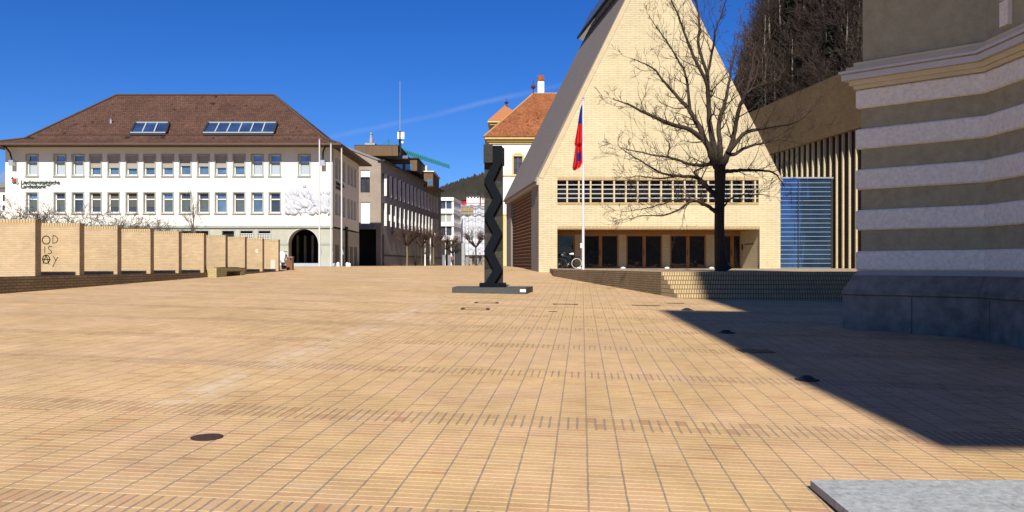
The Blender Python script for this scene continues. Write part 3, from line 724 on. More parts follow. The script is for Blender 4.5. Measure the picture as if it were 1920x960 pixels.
mb = MB(); mb.bar((exl-.02,ey-.06,ez-.03),(exr+.02,ey-.06,ez-.03),.14); mb.bar((exr+.06,ey,ez-.03),(exr+.06,ey2,ez-.03),.14); mb.build('gutter', plain('copper_gutter', (.13,.075,.05), .6, .2, 3), rf)
mb = MB()
for a_, b_ in ((K[0],Rg[0]),(K[1],Rg[1]),(Rg[0],Rg[1]),(E[0],K[0]),(E[1],K[1]),(K[2],Rg[1])): mb.tube([Vector(a_)+Vector((0,0,.03)), Vector(b_)+Vector((0,0,.03))], .10, 6)
mb.build('ridge_tiles', plain('dark_ridge_tiles', (.10,.065,.05), .9, .3, 3), rf)
mb = MB(); mb.bar((kxl+.8,ky+.35,kz+.42),(kxr-.8,ky+.35,kz+.42),.05); 
for i in range(18): x = kxl+1+i*(kxr-kxl-2)/17; mb.bar((x,ky+.35,kz+.30),(x,ky+.35,kz+.45),.04)
mb.build('snow_guard', M['eave'], rf)
sl_ = (rz-kz)/(ry-ky)
def roofp(px, py):  # point on the front slope
    # z = kz + sl*(Y-ky) and z = EYE + (HOR-py)/F*Y
    k = (HOR-py)/F; Y = (kz - sl_*ky - EYE)/(k - sl_); return Vector(((px-960)/F*Y, Y, EYE+k*Y))
nr = Vector((0,-sl_,1)).normalized()
for (xa, xb, n_) in ((250,316,3),(386,518,6)):
    b0, b1, t0, t1 = roofp(xa-4,253), roofp(xb-4,253), roofp(xa+6,234), roofp(xb+2,234)
    mb = MB(); 
    for a_, b_ in ((b0,b1),(b1,t1),(t1,t0),(t0,b0)): mb.bar(a_+nr*.14, b_+nr*.14, .16, .30)
    sk = mb.build('skylight', M['iron'], rf if False else bk)
    mb = MB(); mb.add([b0+nr*.2,b1+nr*.2,t1+nr*.2,t0+nr*.2],[(0,1,2,3)]); mb.build('pane', glass('skylight_glass_%d'%n_, (.10,.20,.38), .06, .8, .6), sk)
    mb = MB()
    for k in range(n_+1): f = k/n_; mb.bar(b0.lerp(b1,f)+nr*.24, t0.lerp(t1,f)+nr*.24, .09)
    mb.bar(b0+nr*.24, b1+nr*.24, .09); mb.bar(t0+nr*.24, t1+nr*.24, .09); mb.build('glazing_bar', plain('pale_bar_%d'%n_, (.42,.46,.50), .5, .1, 3), sk)
v = roofp(208,232); mb = MB(); mb.tube([v, v+Vector((0,0,.35)), v+Vector((0,0,.45))], [.10,.10,.16], 8); mb.build('roof_vent', M['metal'], bk)
for px, s_ in ((27,1),(607,-1)):
    c = Vector(P(px,300,BKY)); mb = MB(); mb.tube([(c.x-s_*.5,BKY-.9,11.35),(c.x-s_*.25,BKY-.7,11.2),(c.x-s_*.05,BKY-.5,10.8),(c.x,BKY-.3,10.2)], .07, 6); w = mb.build('floodlight_bracket', M['black'], bk)
    mb = MB(); mb.box(c.x-.18, c.x+.18, BKY-.5, BKY-.15, 9.75, 10.2); mb.build('floodlight', M['metal'], w)
# carved relief
def relief():
    x0, x1, z0, z1 = PX(534,BKY), PX(620,BKY), PZ(404,BKY), PZ(345,BKY)
    nx_, nz_ = 150, 100; rq = random.Random(11); el = []
    def E_(px, py, rx, rz, h, a=0): el.append((PX(px,BKY), PZ(py,BKY), rx/22.7, rz/22.7, h, a))
    # seated central figure
    E_(571.5,349,3.2,4.0,.30); E_(572,361,8.5,8,.38); E_(566,372,5,12,.30,.4); E_(580,370,5,11,.28,-.5); E_(570,381,15,9,.42); E_(560,386,9,8,.35,.5)
    E_(584,385,4,12,.28,-.5); E_(590,378,4,12,.25,.5); E_(600,381,6,14,.28,.15)
    # left animal / figure group
    for a_ in ((543,363,8,9,.34),(551,360,9,8,.30),(541,374,7,10,.30),(550,372,8,8,.28),(546,386,10,10,.36),(556,378,6,12,.25),(540,396,8,6,.34),(551,398,8,5,.30)): E_(*a_)
    # right group
    for a_ in ((603,362,5,5,.26),(615,362,4,5,.30),(605,374,8,10,.28),(614,378,6,14,.34),(609,390,10,9,.26),(597,394,7,7,.34),(585,398,7,5,.30),(618,392,3,10,.25)): E_(*a_)
    for k in range(44): E_(536+rq.random()*82, 362+rq.random()*36, 1+rq.random()*2, 2.5+rq.random()*5, .2+rq.random()*.22, rq.uniform(-.8,.8))
    def H(x, z):
        h = 0
        pxx = 960 + x*F/BKY; pyy = HOR-(z-EYE)*F/BKY
        if 535 < pxx < 620 and 361 < pyy < 399: h = .09
        for cx, cz, rx, rz_, hh, a in el:
            dx, dz = x-cx, z-cz; c, s = math.cos(a), math.sin(a); u_, v_ = (dx*c+dz*s)/rx, (-dx*s+dz*c)/rz_
            d = u_*u_+v_*v_
            if d < 1: h = max(h, .07 + hh*.42*(1-d)**.32*(1+.22*math.sin(u_*5.5+v_*3+cx*9)))
        return h
    G = [[H(x0+(x1-x0)*i/nx_, z0+(z1-z0)*j/nz_) for i in range(nx_+1)] for j in range(nz_+1)]
    mb = MB(); vid = {}
    for j in range(nz_+1):
        for i in range(nx_+1):
            vid[i,j] = len(mb.v); mb.v.append((x0+(x1-x0)*i/nx_, BKY+.02-G[j][i], z0+(z1-z0)*j/nz_))
    for j in range(nz_):
        for i in range(nx_):
            if max(G[j][i],G[j][i+1],G[j+1][i],G[j+1][i+1]) > 0: mb.f.append((vid[i,j],vid[i+1,j],vid[i+1,j+1],vid[i,j+1])); mb.m.append(0)
    mb.build('carved_relief', M['relief'], bk)
relief()
# lettering
def text(name, s, size, loc, mat, parent, rz=0.0, ext=.02, bold=0.0, origin=None, space=1.0):
    cu = bpy.data.curves.new(name, 'FONT'); cu.body = s; cu.size = size; cu.extrude = ext; cu.offset = bold; cu.space_character = space
    t = bpy.data.objects.new(name, cu); COL.objects.link(t); bpy.context.view_layer.update()
    dg = bpy.context.evaluated_depsgraph_get(); me = bpy.data.meshes.new_from_object(t.evaluated_get(dg)); bpy.data.objects.remove(t)
    mt = Matrix.Translation(Vector(loc) - org(parent)) @ Matrix.Rotation(rz, 4, 'Z') @ Matrix.Rotation(R(90), 4, 'X')
    me.transform(mt); me.materials.clear(); me.materials.append(mat)
    o = bpy.data.objects.new(name, me); COL.objects.link(o); o.parent = parent; o['_o'] = tuple(org(parent)); return o
lg = plain('dark_green_letters', (.03,.07,.055), .5, .1, 3)
text('lettering', 'Liechtensteinische', .46, (PX(39.5,BKY), BKY-.06, PZ(345.2,BKY)), lg, bk, bold=.003, space=.96)
text('lettering', 'Landesbank', .46, (PX(39.5,BKY), BKY-.06, PZ(352.8,BKY)), lg, bk, bold=.003, space=.96)
text('lettering', '1861', .22, (PX(86.5,BKY), BKY-.06, PZ(349.0,BKY)), lg, bk, bold=0)
u1 = 1/16/22.7*F/F
def lp(x, z): return (PX(10+x/16,BKY), PZ(320+z/16,BKY))
def flat(name, pts, y0, y1, mat):
    mb = MB(); q = [lp(*p) for p in pts]; n = len(q)
    mb.add([(x,y0,z) for x,z in q]+[(x,y1,z) for x,z in q], [tuple(range(n)), tuple(range(2*n-1,n-1,-1))]+[(i,(i+1)%n,n+(i+1)%n,n+i) for i in range(n)]); return mb.build(name, mat, bk)
flat('emblem_green', [(205,210),(170,225),(185,245),(210,250),(210,370),(235,398),(400,398),(400,350),(372,350),(240,350),(240,180),(215,175)], BKY-.03, BKY-.005, M['green'])
flat('emblem_grey', [(250,212),(385,212),(385,340),(420,355),(415,385),(385,400),(375,435),(345,430),(345,345),(250,345)], BKY-.05, BKY-.031, M['stonetrim'])
flat('emblem_red', [(250,262),(270,245),(320,245),(338,262),(338,325),(318,342),(270,342),(250,325)], BKY-.08, BKY-.052, M['red'])
text('side_lettering', 'Liechtensteinische', .46, (bx1+.06, BKY+1.2, PZ(343,BKY)), M['black'], bk, rz=R(90), bold=.003, space=.96)
text('side_lettering', 'Landesbank', .46, (bx1+.06, BKY+1.2, PZ(351,BKY)), M['black'], bk, rz=R(90), bold=.003, space=.96)

# ------------------------------------------------------------------ grey stone office building behind the bank
gr = thing('stone_office', (-13.9, 85, 1.4), 'grey and tan stone office with two rows of narrow upright windows and brown rooftop boxes', 'building')
G0 = Vector((-13.94, 85, 0)); gu = Vector((.09,1,0)).normalized(); gn = Vector((gu.y,-gu.x,0)); GL = 36.0
top0, top1 = 12.6, 12.6
w1 = [(.55+i*2.18, 1.75+i*2.18, 9.08, 11.5) for i in range(15)]; w2 = [(a,b,5.84,8.26) for a,b,_,_ in w1]
mb = MB(); mb.holes(G0, gu, gn, 0, GL, .4, top0, w1+w2+[(.7,1.4,1.4,4.9)], .10); mb.build('street_wall', M['greystone'], gr)
mb = MB(); mb.obox(G0, gu, gn, 0, GL, -.16, -.12, .5, 11.9); mb.build('window_glass', M['black'], gr)
for ws in (w1, w2):
    for a, b, c, d in ws:
        mb = MB(); mb.obox(G0, gu, gn, b-.06, b+.10, -.11, .22, c+.003, d-.003); mb.build('window_fin', plain('pale_fin', (.85,.84,.78), .8, .1, 2) if 'finm' not in M else M['finm'], gr)
        if 'finm' not in M: M['finm'] = bpy.data.materials['pale_fin']
mb = MB(); mb.obox(G0, gu, gn, 1.5, GL, .003, .06, 2.55, 2.72); mb.obox(G0, gu, gn, -.2, GL+.3, -.3, .45, 12.6, 12.78); mb.build('trim', M['iron'], gr)
# front gable wall
wl = [(PX(676,85)-G0.x, PX(693.5,85)-G0.x, PZ(361,85), PZ(319,85)), (PX(676,85)-G0.x, PX(693.5,85)-G0.x, PZ(421,85), PZ(379,85)), (-5.0, -.5, .4, PZ(430,85))]
mb = MB(); mb.holes((G0.x,85,0),(1,0,0),(0,-1,0), -5.2, 0, .4, 12.6, wl, .4); mb.add([(G0.x-5.2,85,12.6),(G0.x,85,12.6),(G0.x-5.2,85,14.55)],[(0,1,2)]); mb.build('gable_wall', M['tanstone'], gr)
mb = MB(); mb.box(G0.x-5.2, G0.x-.4, 86.2, 86.3, .4, 12.5); mb.build('front_recess', M['interior'], gr)
mb = MB(); mb.box(G0.x-5.1, G0.x-.55, 84.2, 85.4, PZ(430,85), PZ(425,85)); mb.build('canopy', M['greystone'], gr)
for k, (a,b,c,d) in enumerate(wl[:2]):
    mb = MB(); mb.box(G0.x+a, G0.x+b, 85.3, 85.33, c, d); w = mb.build('window', M['winglass2'], gr)
    mb = MB(); mb.box(G0.x+a+.02, G0.x+b-.02, 85.1, 85.14, (d-.72) if k == 0 else c+.05, d-.003); mb.build('blind', M['white'], w)
    mb = MB(); mb.box(G0.x+a, G0.x+a+.08, 85.15, 85.25, c, d); mb.box(G0.x+b-.08, G0.x+b, 85.15, 85.25, c, d); mb.box(G0.x+(a+b)/2-.04, G0.x+(a+b)/2+.04, 85.18, 85.25, c, d); mb.build('frame', M['iron'], w)
mb = MB(); o_ = G0 + gu*GL
mb.add([(G0.x-8.5,84.9,16.0),(G0.x+.25,84.9,12.72),(o_.x+.3,o_.y,12.72),(o_.x-8.5,o_.y,16.0),(G0.x-8.5,84.9,15.8),(G0.x+.25,84.9,12.5),(o_.x+.3,o_.y,12.5),(o_.x-8.5,o_.y,15.8)], [(0,1,2,3),(7,6,5,4),(0,4,5,1),(1,5,6,2),(2,6,7,3),(3,7,4,0)]); mb.build('roof', M['greystone'], gr)
def rbox(px0, px1, py0, py1, Y, dep, mat, name): 
    mb = MB(); mb.box(PX(px0,Y), PX(px1,Y), Y, Y+dep, PZ(py1,Y), PZ(py0,Y)); return mb.build(name, mat, gr)
rb = rbox(664,746,273,292,98,8,M['brownclad'],'rooftop_box')
rbox(664,747.5,271.6,273,98,8.2,M['iron'],'rooftop_cap'); rbox(684,703,268,271.5,99,3,M['stonetrim'],'rooftop_plinth')
mb = MB(); c = P(696,268,100); mb.lathe(c, [(.28,0),(.28,.5),(.18,.6),(.18,1.0),(.26,1.1),(.1,1.3)], 10); mb.build('flue', M['metal'], gr)
rbox(690,765,291.7,297,100,8,plain('blue_grey_roof', (.16,.18,.22), .6, .1, 1),'roof_edge')
b2 = rbox(700,782,297,320,102,9,M['brownclad'],'rooftop_box'); rbox(699,784,295.4,297.2,101.8,9,M['iron'],'rooftop_cap')
for a in (742,760): rbox(a,a+13,308,318,101.9,.2,M['winglass'],'rooftop_window')
b3 = rbox(740,812,322,350,108,9,M['brownclad'],'rooftop_box'); rbox(738,814,320.2,322.2,107.8,9.4,M['winframe'],'rooftop_cap'); 
for a in (790,802): rbox(a,a+9,336,348,107.9,.2,M['winglass'],'rooftop_window')
for k in range(5): rbox(782,801,311+k*2,312.2+k*2,110,2,M['white'],'louvre_slat')
# antenna mast stands on the roof
am = thing('antenna_mast', P(749.5,292,99), 'tall white rod antenna with panel antennas on the office roof', 'antenna mast')
mb = MB(); mb.tube([P(750,292,99), P(750,246,99)], .16, 8); mb.build('mast', M['iron'], am)
mb = MB(); mb.tube([P(750,247,99), P(750,152,99)], [.06,.035], 8); mb.build('rod', M['metal'], am)
for px in (747.3, 753.5, 756.8):
    mb = MB(); a_, b_ = P(px,261,98.6), P(px,248,98.6); mb.box(a_[0]-.11, a_[0]+.11, 98.4, 98.6, a_[2], b_[2]); mb.bar((a_[0],98.6,(a_[2]+b_[2])/2),(P(750,250,99)[0],99,(a_[2]+b_[2])/2),.08); mb.build('panel_antenna', M['white'], am)
mb = MB(); mb.ball(P(754.5,267,98.7), .16, .08, .16, 10); mb.build('dish', M['white'], am)
# crane
cr = thing('tower_crane', P(730,297,150), 'teal tower crane with a long lattice jib over the grey office roof', 'crane')
def lattice(a, b, w, n):
    mb = MB(); a, b = Vector(a), Vector(b); up = Vector((0,0,w)); sd = Vector((0,w*.5,0))
    for q in (sd, -sd): mb.bar(a+q, b+q, .12)
    mb.bar(a+up, b+up*.7, .13)
    for i in range(n):
        f, g = i/n, (i+.5)/n
        for q in (sd, -sd): mb.bar(a.lerp(b,f)+q, (a+up).lerp(b+up*.7,g), .09); mb.bar((a+up).lerp(b+up*.7,g), a.lerp(b,(i+1)/n)+q, .09)
    return mb
lattice(P(752,286,150), P(843,315,150), .8, 26).build('jib', M['teal'], cr)
lattice(P(730,345,150), P(730,281,150), .8, 6).build('tower', M['teal'], cr)
mb = MB(); mb.bar(P(726,284,150),P(728.5,262,150),.16); mb.bar(P(733,284,150),P(729,262,150),.16); mb.build('tower_peak', M['teal'], cr)
mb = MB(); mb.bar(P(729,262,150),P(790,297,150),.10); mb.bar(P(729,262,150),P(700,284,150),.10); mb.bar(P(752,286,150),P(726,284,150),.3); mb.build('tie_rod', M['teal'], cr)
M['polegrey'] = plain('grey_white_pole', (.72,.72,.71), .45, .06, 3)
# ------------------------------------------------------------------ white office, wrapped building, palace-like house
wo_ = thing('white_office', P(837,494,170), 'small white three-storey office with dark window bands on slim columns', 'building')
Y0 = 170; k_ = Y0/F
X0, X1 = PX(822,Y0), PX(848.5,Y0)
wu = Vector((.09,1,0)).normalized(); wn2 = Vector((wu.y,-wu.x,0)); WO = Vector((X1,Y0,0)); WLn = 10.5
mb = MB()
for a, b in ((370,376),(391.5,400),(416.5,424),(441,450)): mb.box(X0, X1, Y0, Y0+9, PZ(b,Y0), PZ(a,Y0)); mb.obox(WO, wu, wn2, .02, WLn, .003, .25, PZ(b,Y0), PZ(a,Y0))
mb.build('floor_band', M['white'], wo_)
for a, b in ((376,391.5),(400,416.5),(424,441)):
    mb = MB(); mb.box(X0+.1, X1-.12, Y0+.5, Y0+9, PZ(b,Y0)+.003, PZ(a,Y0)-.003); mb.obox(WO, wu, wn2, .6, WLn-.1, -.3, -.1, PZ(b,Y0)+.003, PZ(a,Y0)-.003); w = mb.build('window_band', M['winglass2'] if a != 400 else M['stonetrim'], wo_)
    for x in (X0+.1, (X0+X1)/2, X1-.2): mb = MB(); mb.box(x, x+.14, Y0+.35, Y0+.5, PZ(b,Y0)+.003, PZ(a,Y0)-.003); mb.build('mullion', M['white'], w)
    for i in range(7): mb = MB(); mb.obox(WO, wu, wn2, .3+i*1.6, .5+i*1.6, -.1, .2, PZ(b,Y0)+.003, PZ(a,Y0)-.003); mb.build('mullion', M['white'], w)
mb = MB()
for x in (X0+.3, (X0+X1)/2, X1-.3): mb.tube([(x,Y0+.5,-1),(x,Y0+.5,PZ(450,Y0)+.01)], .14, 8)
for i in range(3): q = WO + wu*(3+i*3); mb.tube([(q.x,q.y,-1),(q.x,q.y,PZ(450,Y0)+.01)], .14, 8)
mb.build('column', M['white'], wo_)
mb = MB(); mb.box(X0, X1-.4, Y0+3.6, Y0+9, -1, PZ(450,Y0)-.01); mb.build('ground_floor_wall', M['greystone'], wo_)
mo = MB(); mo.box(PX(852,140), PX(865,140), 140, 140.8, -.5, PZ(457,140)); mo.box(PX(865.5,140), PX(871,140), 140, 140.8, -.5, PZ(456,140), 1)
m1 = mo.build('stone_pillar', [M['iron'], M['stonetrim']], origin=P(860,497,140)); tag(m1, 'dark upright slab with a pale edge standing in the far street', 'pillar')
sc = thing('wrapped_building', P(884,494,185), 'building under renovation wrapped in white sheeting behind scaffolding', 'building')
Y1 = 185
mb = MB(); nx_, nz_ = 24, 30; rq = random.Random(5)
x0, x1, z0, z1 = PX(859,Y1), PX(930,Y1), PZ(478,Y1), PZ(384,Y1)
vs = [(x0+(x1-x0)*i/nx_, Y1+.25*math.sin(i*1.3)+rq.uniform(-.05,.05), z0+(z1-z0)*j/nz_) for j in range(nz_+1) for i in range(nx_+1)]
mb.add(vs, [(j*(nx_+1)+i, j*(nx_+1)+i+1, (j+1)*(nx_+1)+i+1, (j+1)*(nx_+1)+i) for j in range(nz_) for i in range(nx_)]); mb.build('sheeting', M['tarp'], sc)
mb = MB(); mb.box(x0, x1, Y1+.8, Y1+12, -1, PZ(388,Y1)); mb.build('wall', M['tanstone'], sc)
mb = MB()
for i in range(12): x = x0+(x1-x0)*i/11; mb.bar((x,Y1-.5,-.5),(x,Y1-.5,PZ(381.5,Y1)),.06)
for py in (386,396,410,424,438,452,466,480): mb.bar((x0,Y1-.5,PZ(py,Y1)),(x1,Y1-.5,PZ(py,Y1)),.06)
mb.build('scaffolding', M['metal'], sc)
mb = MB(); mb.box(x0, x0+3.5, Y1-.4, Y1+3, PZ(401,Y1), PZ(389,Y1)); mb.build('loading_platform', plain('plywood', (.36,.27,.12), .8, .3, 2), sc)
mb = MB(); mb.box(x0-.2, x1+.2, Y1-.45, Y1-.3, PZ(402.5,Y1), PZ(401,Y1)); mb.box(x0, x1, Y1-.6, Y1-.52, PZ(383,Y1), PZ(381.5,Y1),1); mb.box(x0, x1, Y1-.6, Y1-.52, PZ(388,Y1), PZ(386.8,Y1)); mb.build('guard_board', [M['greystone'], M['red']], sc)
mb = MB(); mb.add([(x0,Y1+1,PZ(386,Y1)+.02),(x1,Y1+1,PZ(386,Y1)+.02),(x1,Y1+6,PZ(383,Y1)),(x0,Y1+6,PZ(383,Y1))],[(0,1,2,3)]); mb.build('roof', M['roof'], sc)
mb = MB()
for px in (873, 888, 896): mb.box(PX(px,Y1-3), PX(px+6,Y1-3), Y1-3, Y1-1, -.5, PZ(482,Y1))
mb.build('site_hut', M['greystone'], sc)

pa = thing('manor_house', P(980,494,92), 'white manor house with orange tiled hip roofs, a chimney and red finials', 'building')
Y2 = 92
def q2(px, py, Y=Y2): return P(px, py, Y)
xl, xr_ = PX(919,Y2), PX(1100,Y2); zc = PZ(270,Y2)
wz = [(PX(963,Y2), PX(979.5,Y2), PZ(327,Y2), PZ(293,Y2)), (PX(963,Y2), PX(979.5,Y2), PZ(395,Y2), PZ(358,Y2)), (PX(963,Y2), PX(979.5,Y2), PZ(460,Y2), PZ(425,Y2))]
mb = MB(); mb.holes((0,Y2,0),(1,0,0),(0,-1,0), xl, xr_, .5, zc, wz, .25); mb.quad((xl,Y2,.5),(xl,Y2,zc),(xl,Y2+16,zc),(xl,Y2+16,.5)); mb.build('wall', M['white'], pa)
mb = MB()
for a, b, d in ((270,266,.15),(266,262,.35),(262,258.5,.6)): mb.box(xl-d, xr_, Y2-d, Y2+16, PZ(a,Y2)+.003, PZ(b,Y2))
mb.build('cornice', M['yellowwall'], pa)
mb = MB(); mb.box(xl-.1, xr_, Y2-.1, Y2+.05, PZ(331,Y2), PZ(327.5,Y2)); mb.box(xl-.1, xr_, Y2-.1, Y2+.05, PZ(404,Y2), PZ(401,Y2)); mb.box(xl-.04, PX(948.5,Y2), Y2-.06, Y2+.05, .5, PZ(404,Y2)-.003); mb.build('string_course', M['yellowwall'], pa)
for a,b,c,d in wz:
    mb = MB(); t = .22; mb.box(a-t,a-.003,Y2-.06,Y2+.02,c-.1,d+t); mb.box(b+.003,b+t,Y2-.06,Y2+.02,c-.1,d+t); mb.box(a-.003,b+.003,Y2-.06,Y2+.02,d+.003,d+t); mb.box(a-t-.05,b+t+.05,Y2-.12,Y2+.02,c-.22,c-.103); mb.box(a+.1,b-.1,Y2-.09,Y2+.02,d+t+.003,d+t+.18)
    w = mb.build('window', M['yellowwall'], pa)
    mb = MB(); mb.box(a,b,Y2+.2,Y2+.22,c,d); mb.build('pane', M['winglass2'], w)
    mb = MB(); mb.box((a+b)/2-.05,(a+b)/2+.05,Y2+.1,Y2+.17,c,d)
    for z in (c+.35*(d-c), c+.68*(d-c)): mb.box(a,b,Y2+.12,Y2+.16,z-.04,z+.04)
    mb.box(a,a+.06,Y2+.1,Y2+.17,c,d); mb.box(b-.06,b,Y2+.1,Y2+.17,c,d); mb.build('frame', plain('brown_frame', (.16,.09,.05), .6, .1, 3) if 'brf' not in M else M['brf'], w); M['brf'] = bpy.data.materials['brown_frame']
ze = PZ(257.8,Y2); 
pk = Vector(P(1000,175.5,99)); pk2 = Vector((PX(1100,99),99,pk.z)); e_l = Vector((xl-.7,Y2-.7,ze)); e_r = Vector((xr_,Y2-.7,ze)); e_bl = Vector((xl-.7,106,ze)); e_br = Vector((xr_,106,ze))
mb = MB(); mb.add([e_l,e_r,pk2,pk],[(0,1,2,3)]); mb.add([e_bl,e_l,pk],[(0,1,2)]); mb.add([e_br,e_bl,pk,pk2],[(0,1,2,3)]); rf = mb.build('roof', M['roof_orange'], pa)
mb = MB(); mb.tube([e_l,pk],.12,6); mb.tube([pk,pk2],.12,6); mb.build('ridge_tiles', plain('orange_ridge', (.50,.27,.12), .9, .2, 3), rf)
def finial(px, py0, py1, Y, par):
    mb = MB(); b = Vector(P(px,py0,Y)); hh = PZ(py1,Y)-PZ(py0,Y); mb.lathe(b-Vector((0,0,.1)), [(.22,0),(.10,.2),(.06,hh*.35),(.26,hh*.42),(.30,hh*.5),(.20,hh*.6),(.06,hh*.66),(.03,hh)], 10); mb.build('finial', plain('dark_red_finial', (.10,.03,.03), .6, .2, 3) if 'fin' not in M else M['fin'], par); M['fin'] = bpy.data.materials['dark_red_finial']
finial(1000,175.5,147,99,pa)
ch = MB(); ch.box(PX(1008,100),PX(1020,100),99.5,101,PZ(185,100),PZ(153,100)); co = ch.build('chimney', M['white'], pa)
ch = MB(); ch.box(PX(1007.3,100),PX(1020.7,100),99.4,101.1,PZ(153,100)+.003,PZ(150,100)); a_,b_ = PX(1008,100),PX(1020,100); z_=PZ(150,100); z2=PZ(140,100)
ch.add([(a_,99.6,z_),(b_,99.6,z_),(b_,100.9,z_),(a_,100.9,z_),(a_,100.25,z2),(b_,100.25,z2)],[(0,1,5,4),(2,3,4,5),(1,2,5),(3,0,4)]); ch.build('chimney_cap', M['roof_orange'], co)
# small tower roof behind
Y3 = 104
tx0, tx1 = PX(919,Y3), PX(990,Y3)
mb = MB(); mb.box(tx0+.3, tx1, Y3, Y3+8, 5, PZ(231,Y3)); mb.build('tower_wall', M['yellowwall'], pa)
mb = MB()
for a,b,d in ((238,235,.1),(235,231,.35),(231,227.8,.6)): mb.box(tx0+.3-d, tx1+.2, Y3-d, Y3+8, PZ(a,Y3)+.003, PZ(b,Y3))
mb.build('tower_cornice', M['yellowwall'], pa)
ze = PZ(227.3,Y3); p1 = Vector(P(946,198,Y3+4)); p2 = Vector((tx1-3,Y3+4,p1.z)); a_=Vector((tx0-.3,Y3-.6,ze)); b_=Vector((tx1,Y3-.6,ze)); c_=Vector((tx1,Y3+8,ze)); d_=Vector((tx0-.3,Y3+8,ze))
mb = MB(); mb.add([a_,b_,p2,p1],[(0,1,2,3)]); mb.add([d_,a_,p1],[(0,1,2)]); mb.add([c_,d_,p1,p2],[(0,1,2,3)]); mb.add([b_,c_,p2],[(0,1,2)]); mb.build('tower_roof', plain('bright_orange_tiles', (.50,.19,.07), .9, .3, 4), pa)
finial(949.6,199,183,Y3+4,pa)

# ------------------------------------------------------------------ zigzag sculpture
sk = thing('zigzag_sculpture', (-.6, 27.3, GZ(-.6,27)), 'dark granite column with a black zigzag relief on a flat base slab', 'sculpture')
YS = 27.2; zg = GZ(-.6, 27)
def sp(px, py): return (PX(px,YS), PZ(py,YS))
mb = MB(); bx_a, bx_b = PX(848,26.9), PX(986,26.9)
cb = [(bx_a,26.9),(bx_b,26.9),(PX(998,27.6),28.0),(PX(862,28.6),28.5)]
zt = PZ(541.5,26.9)+.03
cb = [(bx_a,26.75),(bx_b,26.75),(PX(999,28.4),28.3),(PX(857,28.6),28.6)]
mb.prism(cb, zg-.3, zg+.20); mb.build('base_slab', plain('grey_base_granite', (.075,.08,.073), .7, .3, 14), sk)
tb_ = zg + .20
mb = MB(); a, b = PX(899,YS), PX(949,YS); mb.box(a, b, YS-.15, YS+.75, tb_+.002, tb_+.14); mb.build('foot_plate', M['pgranite'], sk)
ct = tb_+.142; cx0, cx1 = PX(908,YS), PX(943,YS); ctop = PZ(275,YS)
segs = [275,339,372,405,437,471,505,534]; zs_ = [PZ(p,YS) for p in segs]; zs_[-1] = ct
mb = MB(); rq = random.Random(8)
for i in range(len(zs_)-1):
    mid = (cx0+cx1)/2
    for j,(a,b) in enumerate(((cx0,mid),(mid,cx1))):
        jt = rq.uniform(-.01,.01); mb.box(a, b, YS+.05+jt, YS+.5, zs_[i+1], zs_[i], (i+j)%2)
mb.build('column', [M['dgranite'], M['dgranite2']], sk)
bw = PX(942,YS)-PX(924.5,YS)
cl = [(PX(933,YS), zs_[0]+.02), (PX(933,YS), PZ(303,YS)), (PX(916.5,YS), zs_[1]), (PX(933.5,YS), zs_[2]), (PX(916,YS), zs_[3]), (PX(933.2,YS), zs_[4]), (PX(916,YS), zs_[5]), (PX(934,YS), zs_[6]), (PX(918,YS), zs_[7])]
mb = MB(); v = []
for x, z in cl:
    dpt = .30
    for dx, y in ((-bw/2, YS-.12), (bw/2, YS-.12), (bw/2, YS+.06), (-bw/2, YS+.06)): v.append((x+dx, y-.0, z))
n = len(cl); fs = [(0,3,2,1), tuple(4*(n-1)+i for i in range(4))]
for i in range(n-1):
    for j in range(4): fs.append((4*i+j, 4*i+(j+1)%4, 4*(i+1)+(j+1)%4, 4*(i+1)+j))
mb.add(v, fs); mb.build('zigzag', M['pgranite'], sk)
mb = MB(); mb.box(PX(907.5,YS)-.01, PX(924,YS), YS-.20, YS+.045, PZ(306,YS), PZ(272.5,YS)); mb.build('rough_block', plain('rough_dark_block', (.045,.041,.036), .85, .5, 16, bump=.02), sk)
mb = MB(); mb.box(cx1+.003, cx1+.05, YS+.15, YS+.45, PZ(309,YS), PZ(276,YS)); mb.build('side_strip', M['pgranite'], sk)
mb = MB(); mb.box(PX(975,26.7), PX(986,26.7)+.0, 26.735, 26.748, zg+.05, zg+.14); mb.build('label_plate', M['white'], sk)

